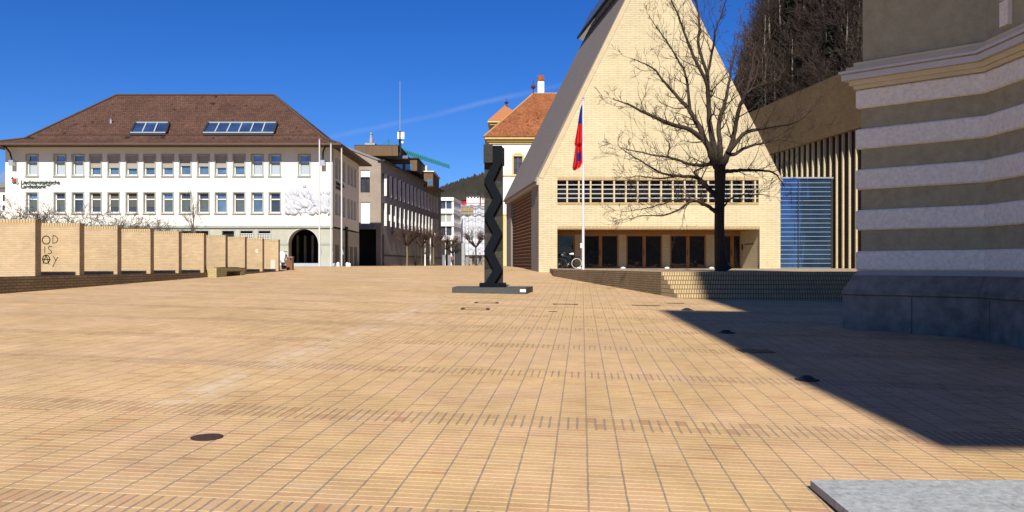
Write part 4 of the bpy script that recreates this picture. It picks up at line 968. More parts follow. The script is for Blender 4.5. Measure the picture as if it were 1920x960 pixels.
# ------------------------------------------------------------------ left brick slabs
N_S = 10; slab_lab = [
 'brick slab nearest the photographer, cut by the left frame edge', 'brick slab with black graffiti letters, second from the left', 'plain brick slab directly right of the graffiti slab, third from the left',
 'fourth brick slab from the left, two to the right of the graffiti slab', 'fifth brick slab from the left, in the middle of the row', 'sixth brick slab from the left, just left of the bench end',
 'seventh brick slab from the left, directly behind the brick bench', 'eighth brick slab from the left, at the far right end of the bench', 'second last brick slab of the row with a pale smear', 'last and smallest brick slab of the row, next to the scooter']
edge_pts = []
for i in range(N_S):
    Y = 23.9 + 2.12*i; pxr = [66,149,220,282,335,382,422.7,459,492,522][i]; X = PX(pxr, Y); edge_pts.append((X, Y))
    zb = 1.28; ztp = 2.98; T = .30; xl_ = X-3.0
    sl = thing('brick_slab', (X-1.2, Y+.15, zb), slab_lab[i], 'brick wall slab', 'brick slabs in a row along the left edge of the square')
    pw = .62 if i < 5 else .5
    mb = MB(); mb.box(X-pw, X, Y, Y+T, zb-.5, ztp-.11); mb.box(xl_, X-pw-.001, Y, Y+T, zb-.5, ztp-.11)
    mb.build('panel', M['ybrick_wall'], sl)
    mb = MB(); mb.box(xl_-.003, X+.003, Y-.003, Y+T+.003, ztp-.108, ztp); mb.build('cap_course', M['soldier'], sl)
    if i == 1:
        # graffiti painted in thin strokes
        mb = MB(); gy = Y-.004
        def gp(px, py): return (PX(px,Y), PZ(py,Y))
        def stroke(pts, w=.022):
            for (xa,za),(xb,zb_) in zip(pts[:-1], pts[1:]):
                d = Vector((xb-xa,0,zb_-za)); 
                if d.length < 1e-5: continue
                d.normalize(); q = Vector((-d.z,0,d.x))*w/2; a_ = Vector((xa,gy,za))-d*w*.3; b_ = Vector((xb,gy,zb_))+d*w*.3
                mb.add([a_-q,b_-q,b_+q,a_+q],[(0,1,2,3)])
        def oval(px, py, rx, ry, a0=0, a1=360, n=22): return [gp(px+rx*math.cos(R(a0+(a1-a0)*k/n)), py-ry*math.sin(R(a0+(a1-a0)*k/n))) for k in range(n+1)]
        stroke(oval(70,450,7,8,40,330)); stroke([gp(76,452),gp(76,459)]); stroke([gp(71,452),gp(76,452)])
        stroke(oval(86.7,450,7.2,7.6), .03); stroke([gp(99.5,441.5),gp(99,456)]); stroke([gp(99.5,441.5),gp(104,442.5),gp(108,446.5),gp(108.3,451),gp(105,455),gp(99,456)])
        stroke([gp(84,462.5),gp(84,474.5)]); stroke([gp(97,462.5),gp(93,461.5),gp(90.5,464),gp(92,467.5),gp(96,470),gp(97,473),gp(94.5,475.5),gp(89.5,475)])
        stroke(oval(70,488,7,8,40,330)); stroke([gp(76,490),gp(75.5,496)]); stroke([gp(72,490),gp(76,490)])
        stroke(oval(86.5,486,6.6,7.8), .03); stroke([gp(80.5,494.5),gp(86.5,478.5),gp(91.8,495)], .026); stroke([gp(80.5,486),gp(94.5,486.2)], .028)
        stroke([gp(100.5,480.5),gp(104.5,488.5)]); stroke([gp(108.3,482),gp(104.5,489),gp(99,500.5)])
        mb.build('graffiti', M['black'], sl)
    if i in (8, 9):
        mb = MB(); zz = .5 if i == 9 else .9
        mb.box(X-.42 if i == 9 else X-.55, X-.18 if i == 9 else X-.38, Y-.004, Y-.001, zb+.03, zb+zz+.1) if i == 9 else mb.box(X-.35, X-.22, Y-.004, Y-.001, zb+.95, zb+1.15)
        mb.build('pale_smear', plain('pale_smear_%d'%i, (.74,.68,.55), .9, .2, 8), sl)
# low base wall under the slabs
mb = MB(); ed = [(edge_pts[0][0] + .12 + (Y-edge_pts[0][1])*.089, Y) for Y in (12, 44.2)]
(xa,ya),(xb,yb) = ed
mb.prism([(xa,ya),(xb,yb),(xb-.25,yb),(xa-.25,ya)], -.3, 1.285)
mb.prism([(xa-.25,ya),(xb-.25,yb),(xb-3.2,yb),(xa-3.2,ya)], -.3, 1.27)
lw_ = mb.build('base_wall', M['lowbrick'], origin=(xa,24,1)); tag(lw_, 'low brown brick base wall running under the row of brick slabs', 'low wall')
mb = MB(); c = (PX(103,24.9)); 
# bench
be = thing('brick_bench', (-13.0, 36.2, 1.08), 'pale yellow brick bench with a bright end face in front of the brick slabs', 'bench')
bY = 34.6; bX = -12.78; zb = GZ(bX, bY)-.05; zt_ = PZ(502,35)+.0
d_ = Vector((.09,1,0)).normalized(); n_ = Vector((-d_.y,d_.x,0))
M['benchb'] = brickmat('bench_brick', (.60,.50,.22), (.55,.45,.2), (.42,.33,.17), .25, .08, .01, var=.15)
mb = MB(); O_ = Vector((bX, bY, 0))
mb.obox(O_, d_, n_, 0, 2.9, .0, .42, zt_-.16, zt_); mb.build('seat', M['benchb'], be)
mb = MB(); mb.obox(O_, d_, n_, .0, 1.0, .0, .42, zb, zt_-.163); mb.build('support', M['benchb'], be); mb = MB(); mb.obox(O_, d_, n_, 2.45, 2.9, .0, .42, zb, zt_-.163); mb.build('support', M['benchb'], be)
mb = MB(); mb.obox(O_, d_, n_, .5, 2.5, .08, .36, zt_+.004, zt_+.03); mb.build('seat_board', M['eave'], be)
# waste bin
wY = 45; mb = MB(); x0, x1 = PX(537,wY), PX(548,wY); z0 = GZ(x0,wY)
wb = thing('waste_bin', ((x0+x1)/2, wY, z0), 'rusty brown upright waste bin beside the arch of the bank', 'waste bin')
mb.box(x0, x1, wY, wY+.33, z0-.02, PZ(483,wY)); mb.build('body', M['bronze'], wb)
mb = MB(); mb.box(x0-.02, x1+.02, wY-.02, wY+.35, PZ(483,wY)+.002, PZ(481,wY)); mb.build('lid', plain('bin_lid', (.36,.24,.16), .5, .1, 5), wb)
mb = MB(); mb.box(x0+.2, x1-.03, wY-.006, wY+.05, PZ(487.5,wY), PZ(484.5,wY)); mb.build('slot', M['black'], wb)
# scooter, partly behind the last slab
sY = 46.5
def qs(px, py, dy=0): return Vector(P(px, py, sY)) + Vector((0,dy,0))
zs0 = GZ(-13.3, sY)
sc_ = thing('motor_scooter', (PX(528,sY), sY, zs0), 'white motor scooter with a black seat parked behind the last brick slab', 'motor scooter')
cx = PX(530,sY)
mb = MB(); mb.torus((cx+.12, sY-.35, zs0+.22), .17, .06, 'X', 18, 8); mb.torus((cx-.12, sY+.85, zs0+.22), .17, .06, 'X', 18, 8); mb.build('tyre', M['black'], sc_)
mb = MB(); mb.tube([(cx+.10,sY-.42,zs0+.40),(cx+.06,sY-.35,zs0+.62),(cx+.03,sY-.25,zs0+.88),(cx,sY-.2,zs0+1.0)], [.10,.20,.22,.10], 10); mb.tube([(cx-.05,sY+.2,zs0+.35),(cx-.08,sY+.6,zs0+.52),(cx-.1,sY+1.05,zs0+.62)], [.14,.22,.12], 10); mb.box(cx-.17,cx+.17,sY-.3,sY+.3,zs0+.2,zs0+.32); mb.tube([(cx+.14,sY-.5,zs0+.42),(cx+.12,sY-.3,zs0+.46),(cx+.1,sY-.1,zs0+.38)],[.08,.11,.07],8); mb.build('body', M['white'], sc_, smooth=True)
mb = MB(); mb.tube([(cx-.05,sY+.2,zs0+.72),(cx-.08,sY+.6,zs0+.76),(cx-.1,sY+.95,zs0+.78)], [.10,.15,.10], 10); mb.ball((cx+.05,sY-.42,zs0+.70),.12,.06,.14,10); mb.build('seat', M['black'], sc_, smooth=True)
mb = MB(); mb.tube([(cx-.32,sY-.12,zs0+1.02),(cx,sY-.2,zs0+1.0),(cx+.32,sY-.12,zs0+1.02)], .02, 6); mb.tube([(cx-.3,sY-.14,zs0+1.02),(cx-.34,sY-.16,zs0+1.18)], .012, 5); mb.ball((cx-.34,sY-.16,zs0+1.20),.06,.03,.05,8); mb.build('handlebar', M['black'], sc_)
# flagpoles at the bank
for px, py, Yp, lab in ((599,262,60,'leftmost of three bare white flagpoles in front of the bank arch'),(620.5,270,62.5,'middle one of three bare white flagpoles at the bank corner'),(640.5,279,65,'rightmost of three bare white flagpoles beside the shaded bank side')):
    x = PX(px,Yp); z0 = GZ(x,Yp); z1 = PZ(py,Yp)
    fp = thing('flagpole', (x,Yp,z0), lab, 'flagpole', 'bare white flagpoles in front of the bank')
    mb = MB(); mb.tube([(x,Yp,z0-.05),(x,Yp,z1)], [.07,.05], 10); mb.build('pole', M['polegrey'], fp)
    mb = MB(); mb.box(x+.05,x+.16,Yp-.06,Yp+.06,z0+.95,z0+1.15); mb.box(x+.05,x+.12,Yp-.03,Yp+.03,z0+1.15,z0+1.35); mb.build('cleat', M['metal'], fp)
    mb = MB(); mb.lathe((x,Yp,z1),[(.06,0),(.08,.03),(.08,.06),(.02,.10)],10); mb.build('cap', M['metal'], fp)
# bollards near the right pole
for i, (px, Yp, hh) in enumerate(((634,63.5,.32),(651,64,.30),(655,64,.26))):
    x = PX(px,Yp); z0 = GZ(x,Yp); mb = MB(); mb.lathe((x,Yp,z0-.02), [(.12,0),(.12,hh*.8),(.09,hh),(.03,hh+.04)], 12)
    o = mb.build('bollard', M['white'], origin=(x,Yp,z0)); tag(o, ['squat white bollard between the middle and right flagpoles','left one of two white bollards right of the flagpoles','right one of two white bollards right of the flagpoles'][i], 'bollard', 'white bollards by the bank steps')
# main flagpole and flag
fY = 39.5; x = PX(1093.5,fY); fz = PZ(188,fY)
fp = thing('flagpole', (x,fY,TZ), 'white flagpole carrying the limp red and blue flag on the terrace', 'flagpole')
mb = MB(); mb.tube([(x,fY,TZ),(x,fY,fz)], [.07,.045], 12); mb.build('pole', M['polegrey'], fp)
mb = MB(); mb.box(x-.14,x-.06,fY-.05,fY+.05,PZ(465,fY),PZ(456,fY)); mb.build('cleat', M['white'], fp)
mb = MB(); mb.box(x-.12,x+.08,fY-.05,fY+.05,fz,fz+.05); mb.ball((x,fY,fz+.09),.06,.06,.05,8); mb.build('cap', M['metal'], fp)
def flag():
    # limp flag hanging in folds: outline traced per height, given real folds in depth
    prof = [(197,1091.5,1092.2),(205,1088.8,1092.6),(215,1087,1092.4),(228,1085,1092.6),(240,1083,1092.8),(255,1080,1093),(262,1078.4,1092.8),(270,1077.2,1092.2),(276,1079,1092.4),(285,1078,1092.6),(295,1077,1092.6),(305,1075.6,1092.6),(314,1074.4,1088.5),(319,1075.8,1079.5)]
    nx = 22; mb = MB(); rows = []
    for k, (py, a, b) in enumerate(prof):
        for s in range(3 if k < len(prof)-1 else 1):
            f = s/3
            if k < len(prof)-1: p2 = prof[k+1]; py_, a_, b_ = py+(p2[0]-py)*f, a+(p2[1]-a)*f, b+(p2[2]-b)*f
            else: py_, a_, b_ = py, a, b
            row = []
            for i in range(nx+1):
                t = i/nx; px = b_ + (a_-b_)*t
                amp = min(.16, (b_-a_)*.012)
                dep = amp*math.sin(t*8.5 + py_*.035) + (.12 if py_ > 271 else 0)*(1-t*.4) - .05*math.sin(py_*.05)
                row.append((px, py_, dep, t))
            rows.append(row)
    vs = []; mi = []
    for row in rows:
        for px, py, dp, t in row: vs.append((PX(px,fY)-.02, fY+dp-.05, PZ(py,fY)))
    fs = []; n = nx+1
    for j in range(len(rows)-1):
        for i in range(nx):
            fs.append((j*n+i, j*n+i+1, (j+1)*n+i+1, (j+1)*n+i)); py = rows[j][i][1]; t = rows[j][i][3]
            blue = py < 229 + 2*t or (282 < py < 301 and .18 < t < .58 - abs(py-291)*.008)
            mi.append(1 if blue else 0)
    mb.v = vs; mb.f = fs; mb.m = mi
    o = mb.build('flag', [M['red'], M['blue']], origin=(x-.2,fY,PZ(260,fY)), smooth=True)
    tag(o, 'limp red and blue flag hanging in folds from the terrace flagpole', 'flag')
    md = o.modifiers.new('thick', 'SOLIDIFY'); md.thickness = .006
flag()
# bicycles
def bicycle(loc, rz, label, white):
    b = empty('bicycle', (0,0,0)); r = .33
    for xw in (-.52, .52):
        mb = MB(); mb.torus((xw,0,r), r-.02, .02, 'Y', 28, 6); w = mb.build('wheel', M['polegrey'] if (white and xw > 0) else M['iron'], b)
        mb = MB()
        for k in range(9): a = math.pi*k/9; mb.bar((xw-math.cos(a)*(r-.03),0,r-math.sin(a)*(r-.03)),(xw+math.cos(a)*(r-.03),0,r+math.sin(a)*(r-.03)),.005)
        mb.tube([(xw,-.04,r),(xw,.04,r)],.025,8); mb.build('spokes', M['iron'], w)
    mb = MB()
    for a_, b_ in (((-.52,0,r),(-.36,0,.80)),((-.38,0,.72),(-.02,0,.28)),((-.37,0,.78),(.16,0,.72)),((-.02,0,.28),(.19,0,.82)),((-.02,0,.28),(.52,0,r)),((.17,0,.70),(.52,0,r))): mb.tube([a_,b_],.017,6)
    mb.build('frame', M['black'], b)
    mb = MB(); mb.tube([(-.36,0,.80),(-.34,0,.95)],.014,6); mb.tube([(-.24,-.28,1.0),(-.32,-.12,1.0),(-.34,0,.98),(-.32,.12,1.0),(-.24,.28,1.0)],.014,6); mb.build('handlebar', M['metal'], b)
    mb = MB(); mb.tube([(.32,0,.93),(.20,0,.94),(.05,0,.93)],[.07,.06,.02],8); mb.build('saddle', M['white'] if white else M['black'], b)
    mb = MB(); mb.tube([(-.02,-.05,.28),(-.02,.05,.28)],.05,10); mb.bar((-.02,-.07,.28),(-.12,-.07,.14),.02); mb.bar((-.02,.07,.28),(.08,.07,.42),.02); mb.build('crank', M['metal'], b)
    mb = MB(); mb.box(.36,.72,-.06,.06,.70,.72); mb.bar((.52,.05,r),(.62,.05,.70),.01); mb.bar((.52,-.05,r),(.62,-.05,.70),.01); mb.ball((.58,0,.78),.16,.09,.08,8); mb.build('rack', M['iron'], b)
    mb = MB(); mb.ball((-.42,0,.88),.05,.05,.05,8); mb.build('headlamp', M['metal'], b)
    b.location = loc; b.rotation_euler = (0,0,rz); tag(b, label, 'bicycle', 'bicycles in the recessed entrance'); return b
bicycle((PX(1066,51.2),51.2,TZ), R(4), 'dark bicycle with a white rear wheel, right one of two in the recess', True)
bicycle((PX(1049.5,51.7)-.0,51.9,TZ), R(-62), 'dark bicycle turned towards the camera, left one of two in the recess', False)
# ------------------------------------------------------------------ small things in the paving
def gp_(px, py):   # point where the viewing ray meets the paving plane
    k = (HOR-py)/F; t = (px-960)/F; Y = EYE/(.024 - .019*t - k); return (t*Y, Y, GZ(t*Y, Y))
c = gp_(388,820); mb = MB(); mb.lathe(c, [(.128,-.02),(.128,.006),(.11,.008),(.02,.010)], 24); o = mb.build('manhole_cover', M['rust'], origin=c); tag(o, 'small round rusty cover set in the paving at lower left', 'cover')
for i, (px, py, r) in enumerate(((1288,581.5,.17),(1362,624,.17),(1513,712.5,.15))):
    c = gp_(px,py); mb = MB(); mb.lathe(c, [(r,-.02),(r,.010),(r*.8,.016),(r*.62,.025),(r*.5,.042),(r*.3,.056),(r*.02,.062)], 20)
    o = mb.build('ground_light', M['dgranite'] if i == 0 else M['iron'], origin=c, smooth=False); tag(o, ['domed metal ground light in the sun before the brick steps','small domed ground light inside the upper part of the shadow','domed ground light at the shadow edge nearest the photographer'][i], 'ground light', 'domed lights set in the paving')
def rectbar(px0, px1, py, dep, lab, name='drain_grate', frame=False, mat='iron'):
    a = gp_(px0,py); b = gp_(px1,py); mb = MB(); z = lambda x,y: GZ(x,y)
    def strip(x0,x1,y0,y1):
        pts = [(x0,y0),(x1,y0),(x1,y1),(x0,y1)]; mb.add([(x,y,z(x,y)-.01) for x,y in pts]+[(x,y,z(x,y)+.007) for x,y in pts], [(3,2,1,0),(4,5,6,7),(0,1,5,4),(1,2,6,5),(2,3,7,6),(3,0,4,7)])
    if frame:
        w = .045; strip(a[0],b[0],a[1],a[1]+w); strip(a[0],b[0],a[1]+dep,a[1]+dep+w); strip(a[0],a[0]+w*2,a[1]+w,a[1]+dep); strip(b[0]-w*2,b[0],a[1]+w,a[1]+dep)
    else: strip(a[0],b[0],a[1],a[1]+dep)
    o = mb.build(name, M[mat], origin=a); tag(o, lab, 'drain grate' if name == 'drain_grate' else 'cover frame')
rectbar(1392,1452,661,.42,'dark rectangular drain grate inside the shadow')
rectbar(863,918,580.5,.55,'thin rusty frame of an access cover left below the sculpture','cover_frame',True,'rust')
rectbar(889,935,568.5,.45,'thin rusty frame of an access cover just below the sculpture base','cover_frame',True,'rust')
rectbar(1037,1083,571,.25,'thin rusty frame of an access cover right of the sculpture','cover_frame',True,'rust')
rectbar(1029,1045,584.5,.12,'short dark slot in the paving right below the sculpture','drain_grate',False,'rust')
rectbar(1186,1236,573,.16,'thin rusty frame of an access cover left of the steps','cover_frame',True,'rust')
rectbar(1251,1281,569,.12,'narrow dark drain grate at the foot of the steps')
# granite bench slab at lower right
gs = thing('granite_slab_bench', (3.2,4.6,.1), 'low pale grey speckled granite slab at the lower right corner', 'granite slab')
gz = .155; mb = MB(); pl = [(2.03,5.45),(5.4,5.45),(5.4,3.2),(1.93,3.2)]
bm = bmesh.new(); 
mb.prism(pl, gz-.055, gz); o = mb.build('slab', M['granite'], gs); bv = o.modifiers.new('bevel','BEVEL'); bv.width = .006; bv.segments = 2; bm.free()
mb = MB(); mb.prism([(2.12,5.36),(5.3,5.36),(5.3,3.3),(2.03,3.3)], -.2, gz-.057); mb.build('base', M['iron'], gs)
# ------------------------------------------------------------------ bare trees
def rot_about(v, ax, a): return Quaternion(ax, a) @ v
def grow(mb, rq, p, d, length, rad, lvl, maxl, up=.15, nseg=5, wob=.35, side=3, spread=(.5,1.0), ratio=(.45,.7), nch=(3,5), rmin=.006):
    pts = [Vector(p)]; d = Vector(d).normalized(); rads = [rad]
    for i in range(nseg):
        j = Vector((rq.uniform(-1,1), rq.uniform(-1,1), rq.uniform(-1,1)))*wob*.5
        d = (d + j + Vector((0,0,up))*.5).normalized(); pts.append(pts[-1] + d*length/nseg); rads.append(max(rmin, rad*(1-(i+1)/nseg*.8)))
    mb.tube(pts, rads, side if lvl < maxl else 3, cap=False)
    if lvl >= maxl: return
    for k in range(rq.randint(*nch)):
        f = rq.uniform(.25, 1.0)*nseg; i = min(nseg-1, int(f)); q = pts[i].lerp(pts[i+1], f-i); dd = (pts[i+1]-pts[i]).normalized()
        ax = dd.cross(Vector((rq.uniform(-1,1), rq.uniform(-1,1), rq.uniform(-1,1)))).normalized()
        nd = rot_about(dd, ax, rq.uniform(*spread)); r_ = max(rmin, rads[i]*rq.uniform(.45,.7))
        grow(mb, rq, q, nd, length*rq.uniform(*ratio), r_, lvl+1, maxl, up, max(3,nseg-1), wob, side, spread, ratio, nch, rmin)
def smooth(pts, n=4):
    out = []
    for i in range(len(pts)-1):
        p0 = pts[max(i-1,0)]; p1 = pts[i]; p2 = pts[i+1]; p3 = pts[min(i+2,len(pts)-1)]
        for k in range(n):
            t = k/n; out.append(tuple(.5*((2*p1[j])+(-p0[j]+p2[j])*t+(2*p0[j]-5*p1[j]+4*p2[j]-p3[j])*t*t+(-p0[j]+3*p1[j]-3*p2[j]+p3[j])*t**3) for j in range(len(p1))))
    out.append(tuple(pts[-1])); return out
TY = 30.6; tx = PX(1351, TY)
bt = thing('bare_tree', (tx, TY, TZ), 'large bare spreading tree standing on the terrace before the gable', 'tree')
rq = random.Random(21)
limbs = {   # traced limb shapes: px, py, radius px; each gets its own depth drift
 'trunk': ([(1357,508.5,17),(1352,492,12),(1349,440,9.5),(1349,400,9),(1350,360,9.2),(1350,325,10.5),(1350,312,10)], 0, 0),
 'A': ([(1347,318,7),(1337,300,6),(1322,266,5),(1294,244,4.2),(1252,230,3.4),(1209,212,2.6),(1184,198,1.8),(1156,188,.8)], -2.5, 1),
 'B': ([(1347,312,7),(1333,285,6),(1312,241,4.6),(1294,209,4),(1273,184,3.2),(1248,156,2.4),(1223,127,1.6),(1184,110,.7)], 1.5, 1),
 'C': ([(1294,209,3.2),(1289,159,2.6),(1280,127,2.1),(1259,92,1.6),(1237,60,1.1),(1218,30,.6)], 2.5, 1),
 'D': ([(1349,310,7),(1338,270,6),(1330,227,5),(1328,177,4.3),(1322,149,3.6),(1306,117,3),(1287,71,2.2),(1273,32,1.8),(1259,0,1.3),(1248,-28,.6)], -1, 1),
 'E': ([(1328,170,3.6),(1325,135,3.2),(1310,88,2.7),(1312,53,2.2),(1308,18,1.8),(1300,-15,1.2),(1296,-45,.6)], .8, 1),
 'E2': ([(1326,142,2.7),(1335,100,2.2),(1341,60,1.7),(1352,28,1.2),(1361,0,.6)], -2, 1),
 'F': ([(1351,310,6),(1350,270,5),(1347,241,4.4),(1352,215,4),(1360,190,3.4),(1366,160,2.6),(1372,125,2),(1380,92,1.4),(1387,60,.7)], 2.6, 1),
 'G': ([(1354,312,7),(1366,285,5.5),(1374,262,4.6),(1381,228,4),(1387,198,3.4),(1397,177,2.8),(1405,150,2),(1411,120,1.4),(1413,92,.7)], -1.8, 1),
 'G2': ([(1397,177,2.4),(1412,165,2),(1432,158,1.4),(1455,150,.7)], 1, 1),
 'H': ([(1366,285,4.6),(1393,252,3.8),(1425,241,3),(1464,235,2.2),(1492,229,1.6),(1522,206,.7)], -3, 1),
 'I': ([(1362,292,4),(1380,288,3.2),(1400,276,2.6),(1429,269,2),(1464,262,1.3),(1496,268,.6)], 2.2, 1),
 'J': ([(1354,323,4.2),(1376,320,3.4),(1400,319,2.8),(1436,320,2),(1457,329,1.3),(1470,350,.6)], -1.6, 1),
 'K': ([(1346,316,4.6),(1336,307,4),(1320,310,3.4),(1294,308,2.8),(1259,297,2.2),(1223,290,1.6),(1188,283,1.1),(1164,277,.6)], -2, 1),
 'K2': ([(1261,298,1.8),(1252,290,1.5),(1256,272,1.2),(1248,262,.6)], 0, 1),
 'L': ([(1348,402,5),(1341,396,4.2),(1327,386,3.4),(1306,377,2.8),(1290,380,2.2),(1268,396,1.7),(1240,404,1.3),(1205,404,.9),(1175,412,.5)], -3, 1),
 'L2': ([(1306,377,2.2),(1278,374,1.8),(1250,380,1.4),(1215,390,1),(1172,398,.5)], 1.4, 1),
 'M': ([(1347,372,5.4),(1336,362,4.6),(1320,345,4.2),(1306,333,3.6),(1271,330,2.8),(1239,324,2.2),(1210,307,1.7),(1185,292,1.2),(1163,278,.6)], 2.4, 1),
 'M2': ([(1271,330,2),(1235,335,1.5),(1200,330,1.1),(1172,334,.5)], -1.5, 1),
 'N': ([(1309,333,2.4),(1303,322,1.8),(1318,314,1.2),(1328,305,.6)], -1.5, 1),
 'O': ([(1350,395,2),(1372,372,1.5),(1400,365,1.2),(1440,366,.6)], -2, 1),
}
CY = {'trunk': TY}
start_off = {'C': ('B',.45), 'E': ('D',.35), 'E2': ('E',.2), 'G2': ('G',.6), 'H': ('G',.12), 'K2': ('K',.55), 'L2': ('L',.4), 'M2': ('M',.5), 'N': ('M',.4)}
tm = {}
lb = MB(); tw = MB()
def depth_at(nm, f):
    pts, dr, _ = limbs[nm]; base = 0
    if nm in start_off: pn, pf = start_off[nm]; base = depth_at(pn, pf)
    return base + dr*f**1.2 + (.25*math.sin(f*9+len(nm)+dr) if nm != 'trunk' else 0)
pxm = TY/F
for nm, (pts, dr, kind) in limbs.items():
    sp_ = smooth(pts, 4); N = len(sp_)-1; q = []; rr_ = []
    for i, (px, py, r) in enumerate(sp_):
        f = i/N; Yd = TY + depth_at(nm, f)*.6
        jx = 0 if nm == 'trunk' else rq.uniform(-1,1)*.9; jy = 0 if nm == 'trunk' else rq.uniform(-1,1)*.9
        q.append(Vector(P(px+jx, py+jy, Yd))); rr_.append(max(.006, r*pxm*1.0))
    if nm == 'trunk': trunk = MB(); trunk.tube(q, rr_, 14, cap=False); q_tr = q
    else:
        lb.tube(q, rr_, 8, cap=False); L = sum((q[i+1]-q[i]).length for i in range(N))
        nb = int(L*4.6)+4
        for k in range(nb):
            f = .22 + .78*(k+rq.random())/nb; i = min(N-1, int(f*N)); dd = (q[i+1]-q[i]).normalized()
            ax = dd.cross(Vector((rq.uniform(-1,1), rq.uniform(-1,1), rq.uniform(-1,1)))).normalized(); nd = rot_about(dd, ax, rq.uniform(.55,1.15))
            ln = (rq.uniform(.3,.9) if k % 3 else rq.uniform(1.0,2.0))*(1.15-f*.5)
            grow(tw, rq, q[i], nd, ln, max(.008, rr_[i]*.38), 0, 2, up=.30, nseg=5, wob=.65, side=3, spread=(.4,1.0), ratio=(.35,.65), nch=(2,3), rmin=.0055)
        grow(tw, rq, q[-1], (q[-1]-q[-3]), .65, .009, 0, 2, up=.1, nseg=4, wob=.6, rmin=.0055)
tr_o = trunk.build('trunk', M['bark'], bt, smooth=True); lo = lb.build('limbs', M['bark'], tr_o, smooth=True); cr_ = tw.build('crown', M['twig'], bt); 
# low mound of roots at the base
# ------------------------------------------------------------------ pollarded street trees far away, shrubs behind the slabs
def pollard(seed, h=2.4, r=.16, cw=1.5, dense=26):
    rq = random.Random(seed); root = empty('pollarded_tree', (0,0,0))
    mb = MB(); mb.tube([(0,0,-.1),(.03,0,h*.5),(0,.02,h),(0,0,h+.25)], [r*.8,r*.6,r*.6,r*1.0], 8); mb.build('trunk', plain('pale_trunk_%d'%seed, (.22,.19,.12) if seed == 1 else (.06,.05,.04), .9, .3, 5), root)
    mb = MB()
    for k in range(7):
        a = k*.9+rq.random(); d = Vector((math.cos(a),math.sin(a),.75)); e = Vector((0,0,h+.1)) + d*.9; mb.tube([(0,0,h), e*.5+Vector((0,0,h*.5)), e], [.10,.08,.10], 5)
        for j in range(int(dense*.7)): grow(mb, rq, e, d+Vector((rq.uniform(-.7,.7),rq.uniform(-.7,.7),rq.uniform(.1,.9))), cw*rq.uniform(.4,1), .025, 0, 1, nseg=3, wob=.4, nch=(2,3), rmin=.011)
    mb.build('crown', plain('reddish_twigs_%d'%seed, (.085,.05,.038), .9, .3, 5), root); return root
pols = [(763,90,1.0,'pollarded bare tree with a pale trunk before the stone office','a'),(790,98,1.0,'pollarded bare tree with a dark trunk, second from the stone office corner','b'),(813,105,1.05,'pollarded bare tree at the far end of the stone office wall','a'),(837,132,1.15,'small dark pollarded tree before the white office columns','b'),(848,140,1.0,'short reddish pollarded tree beside the stone pillar','a'),(892,135,1.35,'wide bare tree just left of the zigzag column','b')]
pr = {'a': pollard(1), 'b': pollard(2)}; used = set()
index_kids()
for i, (px, Yp, s_, lab, kk) in enumerate(pols):
    x = PX(px,Yp); loc = (x,Yp,GZ(x,Yp)-.1)
    if kk in used: o = copy_tree(pr[kk], loc, rz=i*1.3, sc=s_)
    else: o = pr[kk]; o.location = loc; o.scale = (s_,)*3; used.add(kk)
    tag(o, lab, 'tree', 'small pollarded trees along the far street')
# thin white posts near the street trees
for i, (px, py, Yp) in enumerate(((779,438,93),(797,452,99),(807,447,101))):
    x = PX(px,Yp); z0 = GZ(x,Yp); mb = MB(); mb.tube([(x,Yp,z0-.1),(x,Yp,PZ(py,Yp))],[.09,.07],8); mb.ball((x,Yp,PZ(py,Yp)),.12,.12,.12,8)
    o = mb.build('lamp_post', M['iron'] if i == 0 else M['white'], origin=(x,Yp,z0)); tag(o, ['tall dark slim post by the pale-trunked pollarded tree','shorter white post among the pollarded trees','white post right of the dark-trunked pollarded tree'][i], 'post', 'slim posts along the stone office')
# shrubs
def shrub(seed, h, w, n=12, mat='bushtwig'):
    rq = random.Random(seed); mb = MB()
    for k in range(n):
        a = rq.random()*6.28; mb_d = Vector((math.cos(a)*w, math.sin(a)*w, h))
        grow(mb, rq, (rq.uniform(-.15,.15),rq.uniform(-.15,.15),0), mb_d, h*rq.uniform(.7,1.1), .035, 0, 3, up=.05, nseg=5, wob=.5, nch=(3,4), ratio=(.4,.6), rmin=.009)
    return mb
sp_ = [shrub(s, 2.9, 1.6).build('bare_shrub', M['bushtwig']) for s in (31,32,33)]
pos = [(8,50,1.10),(30,47,1.18),(62,48,1.12),(88,50,1.0),(118,47,1.08),(150,50,.92),(182,48,.98),(212,50,.98),(240,48,.90),(268,50,.90),(298,49,.84),(330,50,.78)]
pword = ['at the far left edge of the photo, above the first slab','behind the first slab, under the green and red emblem','behind the gap between first and graffiti slab','behind the left half of the graffiti slab','behind the right half of the graffiti slab','behind the gap after the graffiti slab','behind the left half of the third slab','behind the right edge of the third slab','behind the left part of the fourth slab','behind the right part of the fourth slab','behind the left part of the fifth slab','behind the right part of the fifth slab']
for i, (px, Yp, s_) in enumerate(pos):
    loc = (PX(px,Yp), Yp, 1.1); 
    o = sp_[i] if i < 3 else sp_[i%3].copy()
    if i >= 3: COL.objects.link(o)
    o.location = loc; o.rotation_euler = (0,0,i*1.7); o.scale = (s_,s_,s_*.98); tag(o, 'bare twiggy shrub ' + pword[i], 'shrub', 'bare shrubs between the brick slabs and the bank')
rq = random.Random(40); mb = MB()
mb.tube([(0,0,0),(0,.02,2),(.03,0,4.2)], [.07,.05,.015], 6)
for k in range(16): a = rq.random()*6.28; z = .8+k*.18; grow(mb, rq, (0,0,z), (math.cos(a)*.35, math.sin(a)*.35, 1), 1.3, .022, 0, 2, up=.25, nseg=4, wob=.25, nch=(2,3), ratio=(.4,.6), rmin=.008)
Yp = 50; o = mb.build('columnar_tree', M['bushtwig']); o.location = (PX(362,Yp), Yp, 1.2); tag(o, 'slender bare upright tree in front of the bank windows behind the sixth slab', 'tree')

